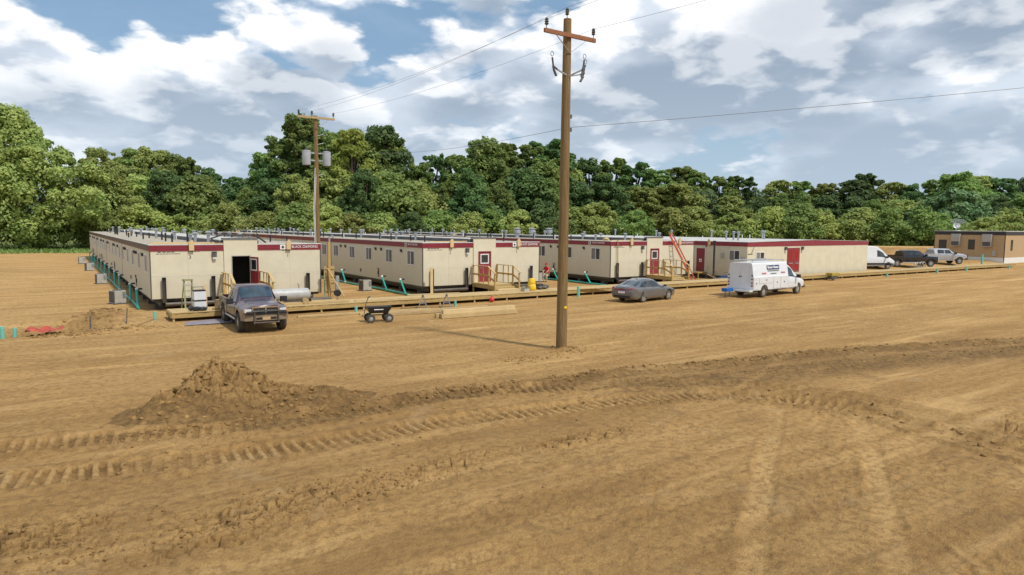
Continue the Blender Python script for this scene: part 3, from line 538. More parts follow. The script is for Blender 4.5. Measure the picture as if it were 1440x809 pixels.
# rough grass along the foot of the big tree
n = 9000; x = -32+44*rs.rand(n); y = 124+34*rs.rand(n); hg, _, _, _, gm = ground_h(x, y); keep = rs.rand(n) < gm; x, y, hg = x[keep], y[keep], hg[keep]; n = len(x)
a = rs.rand(n)*6.28; hgt = .2+.4*rs.rand(n); wd = .18; V = np.stack([np.stack([x-wd*np.cos(a), y-wd*np.sin(a), hg-.05], -1), np.stack([x+wd*np.cos(a), y+wd*np.sin(a), hg-.05], -1), np.stack([x+.25*rs.randn(n), y+.25*rs.randn(n), hg+hgt], -1)], 1).reshape(-1, 3)
tag(put('tall_grass', npmesh('tall_grass', V, np.arange(3*n).reshape(-1, 3), ['leaf_m'])), 'rough tall grass along the foot of the big tree', 'grass', kind='stuff')
# ---------------------------------------------------------------- long modular buildings
ZB, ZF, ZT = .68, 3.27, 3.60
ML = 18.3
_mc = {}
def shared(key, fn):
    if key not in _mc: _mc[key] = fn()
    return _mc[key]
def win_group(root, x, y0, y1, z0, z1, axis='x', sgn=-1, nm='window'):
    """sliding window: white frame with two dark panes; axis 'x' = on a side wall facing -x, 'y' = on a front wall facing -y"""
    wd, ht = y1-y0, z1-z0
    def fr():
        m = MB(); t = .07
        m.box(-.035, .03, 0, wd, 0, t).box(-.035, .03, 0, wd, ht-t, ht).box(-.035, .03, 0, t, t, ht-t).box(-.035, .03, wd-t, wd, t, ht-t).box(-.03, .03, wd/2-.03, wd/2+.03, t, ht-t)
        return m.mesh('frame_white')
    k = (round(wd, 2), round(ht, 2)); f = shared(('wf', k), fr)
    p1 = shared(('wp1', k), lambda: MB().box(-.012, .02, .07, wd/2-.03, .07, ht-.07).mesh('glass'))
    p2 = shared(('wp2', k), lambda: MB().box(-.004, .02, wd/2+.03, wd-.07, .07, ht-.07).mesh('glass'))
    bl = shared(('wbl', k), lambda: MB().box(-.009, -.005, wd/2+.05, wd-.09, .07+.02, ht-.09).mesh('blind'))
    loc, rot = ((x, y0, z0), None) if axis == 'x' else ((y0, x, z0), None)
    o = put(nm, f, root, loc)
    if axis == 'y': o.rotation_euler = (0, 0, -math.pi/2); o.scale = (-1, 1, 1); o.rotation_euler = (0, 0, math.pi/2); o.location = (y1, x, z0); o.scale = (1, 1, 1)
    put('pane', p1, o); put('pane', p2, o); put('blind', bl, o)
    return o
def lamp(root, x, y, z, axis='y'):
    o = put('wall_lamp', shared('lampbody', lambda: MB().box(-.11, .11, -.16, 0, -.02, .24).box(-.13, .13, -.18, 0, .24, .27).mesh('unit_dark')), root, (x, y, z))
    put('lens', shared('lamplens', lambda: MB().box(-.09, .09, -.14, -.01, -.15, -.02).mesh('lamp_clear')), o)
    if axis == 'x': o.rotation_euler = (0, 0, -math.pi/2)
    return o
def scribble(root, x, y, z, wds, h, axis='y', gap=.05):
    m = MB(); q = 0
    for wd in wds:
        if axis == 'y': m.box(x+q, x+q+wd, y-.006, y, z, z+h)
        q += wd+gap
    return m.build('lettering', 'ink', root)
def vent_mesh():
    m = MB(); m.lathe([(.09, 0), (.09, .62), (.15, .62), (.15, .68), (.09, .70), (.09, .74), (.19, .75), (.19, .80), (.05, .88)], n=12); return m.mesh('galvanised', True)
def bigvent_mesh():
    m = MB(); m.lathe([(.24, 0), (.24, .45), (.34, .46), (.38, .62), (.34, .80), (.22, .84), (.22, .90), (.40, .92), (.40, .98), (.08, 1.06)], n=16); return m.mesh('galvanised', True)
def stand_mesh(): return MB().tube([(0, 0, 0), (0, 0, .50)], .055, 8).mesh('black_plastic', True)
def flue_mesh(): return MB().tube([(0, 0, 0), (0, 0, .42)], .045, 8).mesh('white_cap', True)
def block_mesh(): return MB().box(-.13, .13, -.05, .05, 0, .50).box(-.05, .09, -.04, .04, .5, .58).mesh('ply')
def hitch_mesh():
    m = MB(); m.box(-.10, -.075, -.10, .02, 0, 1.36).box(.075, .10, -.10, .02, 0, 1.36).box(-.075, .075, -.02, .0, 0, 1.36); m.box(-.10, .10, -.12, .02, 1.36, 1.39)
    return m.mesh('black_steel')
def coupler_mesh(L_):
    m = MB(); m.tube([(0, 0, 0), (L_, 0, 0)], .12, 10).tube([(-.05, 0, 0), (-.01, 0, 0)], .14, 10).tube([(L_+.01, 0, 0), (L_+.05, 0, 0)], .14, 10); return m.mesh('black_steel', True)
def dorm(label, x0, wb, y0, nmod, nl, nr_, open_door=False, seed=1, sidesign=False, big=(), side='maroon'):
    rnd = random.Random(seed); root = thing('dormitory_building', label, 'building', (x0, y0, 0), 0, 'long modular dormitory buildings'); L_ = nmod*ML
    e0, e1 = wb/2-.93, wb/2+.93
    # under-frame
    m = MB(); m.box(.10, e0-.1, .15, L_-.1, .50, ZB).box(e1+.1, wb-.10, .15, L_-.1, .50, ZB)
    for xx in (.45, e0-.5, e1+.5, wb-.5): m.box(xx-.06, xx+.06, .1, L_-.1, .28, .50)
    m.build('under_frame', 'black_steel', root)
    pier = shared('pier', lambda: MB().box(-.2, .2, -.2, .2, -.02, .28).mesh('unit_dark'))
    for i in range(int(L_/3.05)):
        for xx in (.45, wb-.5): put('support_pier', pier, root, (xx, 1.2+i*3.05, 0))
    # wall core behind the panels
    MB().box(.03, e0-.005, .03, L_, ZB, 3.55).box(e1+.005, wb-.03, .03, L_, ZB, 3.55).build('wall_core', 'cream', root)
    MB().box(e0+.02, e1-.02, 1.6, L_-.2, .6, 3.55).build('corridor', 'cream', root)
    sp = shared('sidepanel', lambda: MB().box(0, .025, .004, ML/15-.004, ZB-.02, ZF).mesh('cream'))
    sw = shared('sidewall', lambda: MB().box(-.025, 0, .02, ML-.02, ZB-.02, ZF).mesh('cream'))
    seam = shared('seam', lambda: MB().box(-.012, .03, -.035, .035, ZB-.05, ZF).mesh('unit_dark'))
    fs = shared('sidefascia', lambda: MB().box(-.035, .05, .01, ML-.01, ZF, ZT).box(-.05, -.035, .01, ML-.01, ZF+.10, ZF+.13).box(-.05, -.035, .01, ML-.01, ZF+.21, ZF+.24).mesh('maroon'))
    fc = shared('sidecap', lambda: MB().box(-.055, .09, 0, ML, ZT, ZT+.03).mesh('unit_beige'))
    for i in range(nmod):
        for k in range(15): put('siding_panel', sp, root, (0, i*ML+k*ML/15, 0))
        put('side_wall', sw, root, (wb, i*ML, 0))
        if i: put('module_seam', seam, root, (0, i*ML, 0))
        q_ = put('fascia', fs, root, (0, i*ML, 0)); q_.material_slots[0].link = 'OBJECT'; q_.material_slots[0].material = M[side]; put('roof_edge', fc, root, (0, i*ML, 0))
        o = put('fascia', fs, root, (wb, (i+1)*ML, 0), (0, 0, math.pi)); put('roof_edge', fc, root, (wb, (i+1)*ML, 0), (0, 0, math.pi))
        MB().box(.09, e0, i*ML+.03, (i+1)*ML-.03, 3.55, 3.605).build('roof_panel', 'roof_membrane', root)
        MB().box(e1, wb-.09, i*ML+.03, (i+1)*ML-.03, 3.55, 3.605).build('roof_panel', 'roof_membrane', root)
        MB().box(e0-.15, e1+.15, max(.25, i*ML+.02), (i+1)*ML-.02, 3.605, 3.84).build('corridor_roof', 'roof_dark', root)
        MB().box(e0-.17, e1+.17, max(.25, i*ML+.02), (i+1)*ML-.02, 3.84, 3.885).build('corridor_cap', 'roof_pale', root)
        for c in (1.83, 5.55, 9.45, 13.1, 17.0): win_group(root, 0, i*ML+c-.6, i*ML+c+.6, 2.02, 3.06)
        for c in (3.34, 6.93, 8.0, 14.6, 15.7): put('vent_hood', shared('hood', lambda: MB().box(-.10, 0, -.07, .07, -.12, .06).box(-.12, -.09, -.09, .09, .0, .10).mesh('black_steel')), root, (0, i*ML+c, 3.0))
        for c in (7.6, 11.2): put('outlet_box', shared('outlet', lambda: MB().box(-.06, 0, -.06, .06, -.12, .12).mesh('unit_dark')), root, (0, i*ML+c, 1.15))
        put('cable_whip', shared('whip', lambda: MB().tube([(-.05, -.05, .15), (-.06, -.12, .35)], .02, 5).tube([(-.05, .0, -.35), (-.05, 0, .15), (-.08, .12, .38)], .025, 5).mesh('cable')), root, (0, i*ML+7.5, 1.15))
        for xx in (e0-.75, e1+.75):
            for c in (1.6, 4.9, 8.0, 11.4, 14.7, 17.4):
                if rnd.random() < .72: put('roof_vent', shared('vent', vent_mesh), root, (xx+rnd.uniform(-.4, .4), i*ML+c+rnd.uniform(-.5, .5), 3.6)).scale = (1, 1, rnd.uniform(.6, .95))
        for xx in (1.5, wb-1.5):
            for c in (2.5, 6.2, 9.5, 13.2, 16.4):
                if rnd.random() < .85: put('stand_pipe', shared('stand', stand_mesh), root, (xx+rnd.uniform(-.5, .9), i*ML+c+rnd.uniform(-.6, .6), 3.6)).scale = (1, 1, rnd.uniform(.8, 1.25))
        for c in (3.5, 10.5, 15.5):
            if rnd.random() < .7: put('flue', shared('flue', flue_mesh), root, (rnd.choice((2.2, wb-2.2, e0-.4)), i*ML+c+rnd.uniform(-1, 1), 3.6))
        if rnd.random() < .8: put('timber_block', shared('rblock', lambda: MB().box(-.3, .3, -.08, .08, 0, .14).box(-.08, .08, -.3, .3, .14, .26).mesh('ply')), root, (rnd.choice((2.6, wb-2.4)), i*ML+rnd.uniform(3, 14), 3.606), (0, 0, rnd.uniform(0, 3)))
    for bx, by in big: put('large_roof_vent', shared('bigvent', bigvent_mesh), root, (bx, by, 3.6))
    # front walls
    for a, b in ((0, e0), (e1, wb)):
        for (p, q) in ((a, (a+b)/2), ((a+b)/2, b)):
            MB().box(p+.003, q-.003, -.02, .03, ZB-.02, 1.925).build('siding_panel', 'cream', root); MB().box(p+.003, q-.003, -.02, .03, 1.94, ZF).build('siding_panel', 'cream', root)
        MB().box(a+.01, b-.01, -.028, -.02, 1.92, 1.945).build('joint_trim', 'cream_trim', root)
        f = MB().box(a-.03*(a == 0), b+.03*(b == wb), -.045, .03, ZF, ZT).box(a, b, -.06, -.045, ZF+.10, ZF+.13).box(a, b, -.06, -.045, ZF+.21, ZF+.24).build('fascia', 'maroon', root)
        MB().box(a-.05*(a == 0), b+.05*(b == wb), -.065, .2, ZT+.002, ZT+.034).build('roof_edge', 'white_cap', root)
        put('timber_bracket', shared('blk', block_mesh), root, (a+(b-a)*.55 if a == 0 else wb-1.96, -.125, 3.30))
    for xx in (-.028, wb-.03): MB().box(xx, xx+.058, -.032, .03, ZB-.05, ZF).build('corner_trim', 'unit_dark', root)
    for a, b in ((.62, .0), (e0-.62, 0), (wb-.85, 0)): put('hitch_post', shared('hitch', hitch_mesh), root, (a, -.16, .46))
    put('coupler_tube', shared(('coupler', 2.6), lambda: coupler_mesh(2.6)), root, (.7, -.25, .36)); put('coupler_tube', shared(('coupler', 1.6), lambda: coupler_mesh(1.6)), root, (wb-2.3, -.22, .40))
    lamp(root, e0-.5, -.02, 2.95)
    put('house_number', text_mesh(nl, .30, 'ink'), root, (e0*.53, -.024, 2.92), (math.pi/2, 0, 0)); put('house_number', text_mesh(nr_, .30, 'ink'), root, (e1+(wb-e1)*.47, -.024, 2.92), (math.pi/2, 0, 0))
    scribble(root, .30, -.02, 3.11, [.16, .12, .10, .14, .09, .12, .16, .10], .035, gap=.03); scribble(root, .38, -.02, 3.20, [.16], .05); scribble(root, .62, -.02, 3.205, [.16, .16, .18], .04); scribble(root, e0*.50, -.02, 3.215, [.10, .14, .12, .10], .025); scribble(root, e1+1.45, -.02, 3.215, [.10, .14, .12], .025)
    sg = put('fascia_sign', text_mesh('BLACK DIAMOND', .20, 'sign_white', .006), root, (wb-.96, -.064, ZF+.175), (math.pi/2, 0, 0)); sg.scale = (.98, 1.1, 1)
    MB().box(wb-2.44, wb-2.12, -.066, -.06, ZF+.03, ZT-.02).build('logo_plate', 'sign_white', root)
    MB().add([(wb-2.28-.10, -.07, ZF+.165), (wb-2.28, -.07, ZF+.165-.11), (wb-2.28+.10, -.07, ZF+.165), (wb-2.28, -.07, ZF+.165+.11)], [(0, 1, 2, 3)]).build('logo_diamond', 'ink', root)
    if sidesign:
        put('fascia_sign', text_mesh('BLACK DIAMOND', .19, 'sign_white', .004), root, (-.055, 1.45, ZF+.2), (math.pi/2, 0, -math.pi/2)); MB().box(-.058, -.052, 2.42, 2.72, ZF+.04, ZT-.03).build('logo_plate', 'sign_white', root)
        MB().add([(-.062, 2.47, ZF+.165), (-.062, 2.57, ZF+.055), (-.062, 2.67, ZF+.165), (-.062, 2.57, ZF+.275)], [(0, 1, 2, 3)]).build('logo_diamond', 'ink', root)
    # entry
    d0, d1 = e0+.44, e0+1.42
    ew = MB().box(e0+.005, d0, -.09, 0, ZB, 3.90).box(d1, e1-.005, -.09, 0, ZB, 3.90).box(d0, d1, -.09, 0, 2.94, 3.90).build('entry_wall', 'cream', root)
    MB().box(e0-.06, e1+.06, -.13, .25, 3.905, 3.99).build('entry_roof', 'roof_dark', root)
    MB().box(e0+.005, e1-.005, 1.0, 1.55, ZB, 3.5).box(e0+.005, e0+.05, .03, 1.0, ZB, 3.5).box(e1-.05, e1-.005, .03, 1.0, ZB, 3.5).box(e0+.05, e1-.05, .03, 1., 3.4, 3.5).box(e0+.05, e1-.05, 0.03, 1., ZB, ZB+.06).build('vestibule', 'dark_void', root)  # inner faces coloured near-black in place of indoor shade
    MB().box(d0-.05, d0, -.105, -.09, .78, 2.99).box(d1, d1+.05, -.105, -.09, .78, 2.99).box(d0, d1, -.105, -.09, 2.94, 2.99).build('door_frame', 'maroon' if not open_door else 'unit_beige', root)
    dr = MB().box(-(d1-d0)+.012, -.012, -.045, 0, .0, 2.1).build('door', 'maroon', root, loc=(d1, -.03, .80), rot=(0, 0, R(104) if open_door else 0))
    wd = d1-d0; MB().box(-wd+.14, -.14, -.058, -.045, 1.30, 1.37).box(-wd+.14, -.14, -.058, -.045, 1.93, 2.0).box(-wd+.14, -wd+.21, -.058, -.045, 1.37, 1.93).box(-.21, -.14, -.058, -.045, 1.37, 1.93).build('window_frame', 'frame_white', dr)
    MB().box(-wd+.14, -.14, 0, .012, 1.30, 1.37).box(-wd+.14, -.14, 0, .012, 1.93, 2.0).box(-wd+.14, -wd+.21, 0, .012, 1.37, 1.93).box(-.21, -.14, 0, .012, 1.37, 1.93).build('window_frame', 'frame_white', dr); MB().box(-wd+.21, -.21, 0, .006, 1.37, 1.93).build('pane', 'glass', dr)
    MB().box(-wd+.21, -.21, -.052, -.045, 1.37, 1.93).build('pane', 'glass', dr); MB().tube([(-wd+.1, -.06, 1.0), (-wd+.1, -.09, 1.0), (-wd+.22, -.09, 1.0)], .016, 6).build('handle', 'bright_metal', dr)
    return root
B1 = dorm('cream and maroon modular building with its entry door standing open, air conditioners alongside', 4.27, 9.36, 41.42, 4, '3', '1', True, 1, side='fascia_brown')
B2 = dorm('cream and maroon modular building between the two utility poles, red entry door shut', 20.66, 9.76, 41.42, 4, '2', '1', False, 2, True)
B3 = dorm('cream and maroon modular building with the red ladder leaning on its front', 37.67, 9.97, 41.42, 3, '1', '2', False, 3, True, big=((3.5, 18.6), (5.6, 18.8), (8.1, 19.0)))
# ---------------------------------------------------------------- wide gabled building at the end of the row
def gabled():
    x0, x1, y0, y1, zb, zt = 51.5, 71.6, 38.6, 74., .36, 3.50; wd = x1-x0; dp = y1-y0
    r = thing('gabled_building', 'wide cream building with low gabled maroon fascia and double red doors behind the white van', 'building', (x0, y0, 0))
    rise = .17; zf = 3.13
    MB().box(.03, wd-.03, .03, dp, zb, zt-.05).build('wall_core', 'cream', r)
    MB().box(.1, wd-.1, .1, dp-.1, -.05, zb).build('foundation', 'unit_dark', r)
    n = 16
    for k in range(n):
        if 4.7 < (k+.5)*wd/n < 4.71: continue
        MB().box(k*wd/n+.004, (k+1)*wd/n-.004, -.02, .03, zb-.02, zf).build('siding_panel', 'cream', r)
    for k in range(28): MB().box(-.02, .03, k*dp/28+.004, (k+1)*dp/28-.004, zb-.02, zf).build('siding_panel', 'cream', r)
    m = MB(); hx = wd/2
    m.add([(-.05, -.05, zf), (wd+.05, -.05, zf), (wd+.05, -.05, zt), (hx, -.05, zt+rise), (-.05, -.05, zt), (-.05, .04, zf), (wd+.05, .04, zf), (wd+.05, .04, zt), (hx, .04, zt+rise), (-.05, .04, zt)],
          [(0, 1, 2, 3, 4), (9, 8, 7, 6, 5), (0, 5, 6, 1), (1, 6, 7, 2), (2, 7, 8, 3), (3, 8, 9, 4), (4, 9, 5, 0)]); m.build('fascia', 'maroon', r)
    MB().box(-.05, .03, .042, dp, zf, zt).build('fascia', 'maroon', r); MB().box(wd-.03, wd+.05, .042, dp, zf, zt).build('fascia', 'maroon', r)
    MB().box(wd-.03, wd, .03, dp, zb, zf).build('side_wall', 'cream', r)
    for a, b in ((0, 1), (2, 1)):
        xa = -.08 if a == 0 else wd+.08
        MB().add([(xa, -.08, zt+.003), (hx, -.08, zt+rise+.003), (hx, dp, zt+rise+.003), (xa, dp, zt+.003), (xa, -.08, zt+.04), (hx, -.08, zt+rise+.04), (hx, dp, zt+rise+.04), (xa, dp, zt+.04)],
                 [(0, 3, 2, 1), (4, 5, 6, 7), (0, 1, 5, 4), (1, 2, 6, 5), (2, 3, 7, 6), (3, 0, 4, 7)]).build('roof_panel', 'roof_pale', r)
    for xx, yy in ((3.2, 3.5), (3.8, 4.5), (5.2, 6.5), (8.2, 4.2), (9.3, 5.2), (12, 14), (5, 16), (14, 22), (8, 26)): put('roof_vent', shared('vent', vent_mesh), r, (xx, yy, zt+.04+rise*(1-abs(xx-hx)/hx)))
    for xx, yy in ((2.2, 7), (11, 8), (15, 12), (6, 20)): put('stand_pipe', shared('flue', flue_mesh), r, (xx, yy, zt+.03+rise*(1-abs(xx-hx)/hx)))
    # double red doors with wired glass
    d = MB().box(5.93, 7.90, -.04, -.02, zb+.30, 2.95).build('door_frame', 'maroon', r)
    for k in (0, 1):
        a = 5.99+k*.945; dd = MB().box(a, a+.92, -.06, -.04, zb+.36, 2.90).build('door', 'maroon', r)
        for z0, z1 in ((zb+.50, 1.35), (1.75, 2.75)): MB().box(a+.18, a+.74, -.066, -.06, z0, z1).build('panel', 'lamp_red', dd)
        MB().tube([(a+.46-.3, -.10, 1.48), (a+.46+.3, -.10, 1.48)], .025, 6).build('push_bar', 'bright_metal', dd)
    for xx in (5.6, 8.25): lamp(r, xx, -.02, 2.78)
    win_group(r, -.02, 1.2, 2.45, 1.90, 2.64, 'y')
    MB().box(.05, .75, -.06, -.02, 2.44, 2.48).tube([(.55, -.05, 2.5), (.85, -.12, 3.1)], .02, 5).build('conduit', 'unit_dark', r)
    # flank: maroon service door, window, meters
    dd = MB().box(-.05, -.02, 4.75, 5.75, zb+.28, 2.84).build('door', 'maroon', r); MB().box(-.058, -.05, 5.1, 5.4, 1.52, 1.82).build('notice', 'sign_white', dd); MB().box(-.062, -.058, 5.2, 5.3, 1.58, 1.74).build('symbol', 'ink', dd)
    MB().box(-.045, -.02, 4.66, 4.745, zb+.2, 2.92).box(-.045, -.02, 5.755, 5.84, zb+.2, 2.92).box(-.045, -.02, 4.745, 5.755, 2.845, 2.92).build('door_frame', 'cream_trim', r)
    win_group(r, -.02, .75, 1.95, 1.80, 2.78)
    MB().box(-.12, -.02, 2.5, 2.85, 2.0, 2.5).build('meter_box', 'unit_beige', r); MB().lathe([(.12, -.1), (.12, 0)], (-.05, .4, 2.1), 'x', 12).build('meter', 'unit_beige', r)
    MB().box(-.16, -.02, 4.55, 4.62, 3.0, 3.1).build('door_lamp', 'unit_dark', r)
    put('timber_bracket', shared('blk', block_mesh), r, (-.14, 4.2, 3.15), (0, 0, math.pi/2))
    # timber landing below the service door
    MB().box(-1.3, -.05, 4.4, 6.0, .52, .60).box(-1.3, -1.22, 4.4, 4.48, 0, .52).box(-1.3, -1.22, 5.9, 5.98, 0, .52).build('landing', 'deck_wood', r)
gabled()
# ---------------------------------------------------------------- tan site office
def office():
    X, Y_, z0, z1 = 110.4, 40.2, .5, 4.62; r = thing('site_office', 'tan trailer office with black trim and two wall air conditioners', 'building', (X, Y_, 0))
    LW, FW = 9.2, 22.
    MB().box(.03, FW, .03, LW, z0+.45, z1-.1).build('wall_core', 'tan_siding', r)
    for k in range(12): MB().box(-.02, .03, k*LW/12+.004, (k+1)*LW/12-.004, z0+.4, z1-.55).build('siding_panel', 'tan_siding', r)
    for k in range(18): MB().box(k*FW/18+.004, (k+1)*FW/18-.004, -.02, .03, z0+.4, z1-.55).build('siding_panel', 'tan_siding', r)
    MB().box(-.06, .03, -.06, LW+.05, z1-.55, z1-.06).build('fascia', 'black_steel', r); MB().box(.031, FW, -.06, .03, z1-.55, z1-.06).build('fascia', 'black_steel', r)
    MB().box(-.10, FW, -.10, LW+.1, z1-.058, z1+.03).build('roof', 'roof_pale', r)
    MB().box(-.04, .05, -.04, .05, z0+.1, z1-.55).build('corner_trim', 'black_steel', r); MB().box(-.04, .05, LW-.05, LW+.04, z0+.1, z1-.55).build('corner_trim', 'black_steel', r)
    MB().box(-.03, .0, .05, LW-.05, z0-.6, z0+.4).box(.05, FW, -.03, 0, z0-.6, z0+.4).build('skirting', 'white_cap', r)
    for y0 in (1.55, 5.6):
        u = MB().box(-.50, -.03, y0, y0+1.15, 2.4, 4.2).build('air_conditioner', 'unit_beige', r); MB().box(-.51, -.50, y0+.08, y0+1.07, 2.5, 3.1).build('grille', 'unit_dark', u); MB().box(-.51, -.50, y0+.08, y0+1.07, 3.7, 4.1).build('grille', 'galvanised', u)
    w_ = MB().box(-.05, -.02, 3.75, 4.6, 1.95, 3.4).build('window', 'black_steel', r); MB().box(-.055, -.05, 3.85, 4.5, 2.05, 2.65).build('pane', 'glass', w_); MB().box(-.055, -.05, 3.85, 4.5, 2.72, 3.3).build('pane', 'glass', w_)
    d = MB().box(-.06, -.02, 7.5, 8.55, .95, 3.3).build('door', 'black_paint', r); MB().box(-.065, -.06, 7.7, 8.35, 1.3, 3.1).build('pane', 'glass', d)
    w_ = MB().box(1.9, 2.6, -.05, -.02, 1.9, 3.4).build('window', 'black_steel', r); MB().box(2.0, 2.5, -.055, -.05, 2.0, 3.3).build('pane', 'glass', w_)
    for y0 in (1.0, 6.6): MB().box(-.14, -.02, y0, y0+.45, 1.1, 1.9).build('junction_box', 'unit_beige', r)
    a = thing('satellite_dish', 'white satellite dish with a slatted aerial on the tan office roof', 'antenna', (X+.6, Y_+6.6, z1+.03), 0)
    MB().tube([(0, 0, 0), (0, 0, 1.9)], .03, 8).build('mast', 'galvanised', a); MB().box(-.3, .9, -.25, .25, 0, .06).build('base', 'white_cap', a)
    MB().lathe([(.02, .1), (.25, .06), (.42, -.05), (.45, -.05), (.27, .09), (.02, .14)], (0, 0, 0), 'x', 18).build('reflector', 'white_paint', a, True, (-.1, -.1, .75), (0, R(20), R(35)))
    for k in range(4): MB().box(-.05, .05, -1.0+.12*k, .95-.12*k, -.03, .03).build('slat', 'galvanised', a, loc=(0, 0, 1.15+.17*k), rot=(0, .1*k, 0))
    MB().lathe([(.03, 0), (.28, 0), (.28, .03), (.03, .03)], (0, 0, 0), 'x', 14).build('panel_antenna', 'galvanised', a, loc=(.05, -.75, 1.3))
office()
# ---------------------------------------------------------------- timber boardwalk
DY0, DY1, DZ = 36.35, 38.15, .45
def boardwalk():
    X0, X1 = 4.6, 103.6; r = thing('boardwalk', 'long low timber boardwalk of new lumber running past all the buildings', 'boardwalk', (X0, DY0, 0)); L_ = X1-X0; dy = DY1-DY0
    m = MB(); rnd = random.Random(2); n = int(L_/.145)
    for k in range(n):
        z = rnd.uniform(-.003, .003); e = rnd.uniform(-.01, .02); m.box(k*.145, k*.145+.138, -.03+e, dy+.03+e, DZ-.038+z, DZ+z)
    o = m.build('deck_boards', 'deck_pale', r); o['kind'] = 'stuff'
    ns = int(L_/4.88)+1
    for k in range(ns):
        a, b = k*4.88, min(L_, (k+1)*4.88); j = rnd.uniform(-.006, .006)
        for y0 in (0+j, dy-.04): MB().box(0, b-a-.006, 0, .04, 0, .235).build('rim_board', 'deck_wood', r, loc=(a, y0, DZ-.275))
        MB().box(0, b-a-.01, 0, .04, 0, .2).build('joist', 'deck_wood', r, loc=(a, dy/2, DZ-.25))
    pm = MB().box(-.045, .045, 0, .09, -.1, DZ-.045).mesh('deck_pale')
    for k in range(int(L_/2.44)+1):
        for y0 in (.045, dy-.14): put('post', pm, r, (min(L_-.05, .08+k*2.44), y0, 0))
    MB().box(0, .04, .05, dy-.05, DZ-.27, DZ-.04).build('end_board', 'deck_wood', r, loc=(-.045, 0, 0))
boardwalk()
def steps(cx, label, floor=.80):
    r = thing('entry_steps', label, 'steps', (cx, DY1+.04, 0), 0, 'timber entry steps with handrails'); D_ = 41.42-.10-(DY1+.04); wd = 1.95
    for k in range(9): MB().box(-wd/2, wd/2, .85+k*.255, .85+k*.255+.247, floor-.04, floor).build('platform_board', 'deck_pale', r)
    for k, (z, y0) in enumerate(((.62, .52), (.62, .19))): pass
    for k in range(2):
        z = floor-.135*(k+1)-.02; y0 = .85-.32*(k+1); MB().box(-wd/2, wd/2, y0, y0+.31, z-.04, z).build('tread', 'deck_pale', r); MB().box(-wd/2, wd/2, y0+.275, y0+.31, z, z+.1).build('riser', 'deck_wood', r)
    MB().box(-wd/2, wd/2, .86, .90, .2, floor-.042).build('front_board', 'deck_wood', r)
    for s in (-1, 1):
        x = s*(wd/2+.06); MB().box(x-.02, x+.02, .2, D_, floor-.30, floor-.045).build('stringer', 'deck_wood', r)
        for y0, z1 in ((D_-.12, 2.02), (.95, 2.02), (.16, 1.58)): MB().box(x-.045*s-.045, x-.045*s+.045, y0, y0+.09, -.05 if y0 > .9 else DZ, z1).build('post', 'post_wood', r)
        MB().beam((x, D_-.02, 2.04), (x, .98, 2.04), .14, .04).build('handrail', 'deck_pale', r); MB().beam((x, 1.0, 2.045), (x, .08, 1.60), .14, .04).build('handrail', 'deck_pale', r)
        MB().beam((x, D_-.05, 1.42), (x, .98, 1.42), .04, .12).build('mid_rail', 'post_wood', r); MB().beam((x, 1.0, 1.42), (x, .15, 1.02), .04, .12).build('mid_rail', 'post_wood', r)
        for y0 in (1.6, 2.25): MB().box(x-.02, x+.02, y0, y0+.07, floor, 2.0).build('baluster', 'post_wood', r)
    return r
steps(8.95, 'timber entry steps with handrails below the open door behind the maroon pickup')
steps(25.54, 'timber entry steps with handrails at the shut red door beside the yellow tool')
steps(42.66, 'timber entry steps with handrails at the red door beside the red ladder')
# ---------------------------------------------------------------- utility poles and lines
def insulator(r, x, y, z):
    MB().tube([(0, 0, 0), (0, 0, .12)], .015, 6).lathe([(.04, .12), (.085, .16), (.05, .2), (.085, .24), (.05, .28), (.075, .32), (.03, .38)], n=10).build('insulator', 'unit_dark', r, True, (x, y, z))
def pole_main():
    h = 12.55; r = thing('utility_pole', 'tall brown wooden utility pole standing alone in the open dirt', 'utility pole', (16.3, 20.65, 0)); r.rotation_euler = (0, R(.35), 0)
    MB().tube([(0, 0, -.4), (0, 0, 2), (0, 0, 6), (0, 0, 10), (0, 0, h)], [.215, .205, .185, .165, .15], 20).build('shaft', 'pole_wood', r, True)
    c = MB().box(-1.22, 1.22, -.24, -.15, h-.72, h-.57).build('crossarm', 'arm_wood', r)
    for s in (-1, 1): MB().beam((s*.72, -.26, h-.74), (0, -.19, h-1.28), .04, .012).build('brace', 'galvanised', c)
    for x in (-1.12, 1.12): insulator(r, x, -.195, h-.57)
    insulator(r, -.06, -.05, h)
    for i, (x, y, s) in enumerate(((-.75, -.15, -1), (.35, -.55, 1), (.9, .05, 1))):
        u = MB().beam((.0, -.1, h-2.12), (x*.75, y, h-1.95), .05, .05).build('cutout_bracket', 'galvanised', r)
        MB().tube([(x*.75, y, h-1.95), (x, y, h-1.85), (x+.05*s, y, h-1.55)], .035, 6).tube([(x*.8, y, h-2.2), (x*.95, y, h-2.0), (x, y, h-1.85)], .045, 6).build('fuse_cutout', 'unit_dark', u)
        MB().tube([(x+.06*s+.07*math.cos(t*.785), y, h-1.42+.09*math.sin(t*.785)) for t in range(9)], .012, 5).build('ring', 'unit_dark', u)
    for z in (8.9, 8.4): MB().box(.17, .27, -.05, .05, z, z+.14).build('cable_clamp', 'unit_dark', r)
    MB().box(-.06, .06, -.225, -.2, 1.62, 1.70).build('tag', 'yellow', r)
    return h
pole_main()
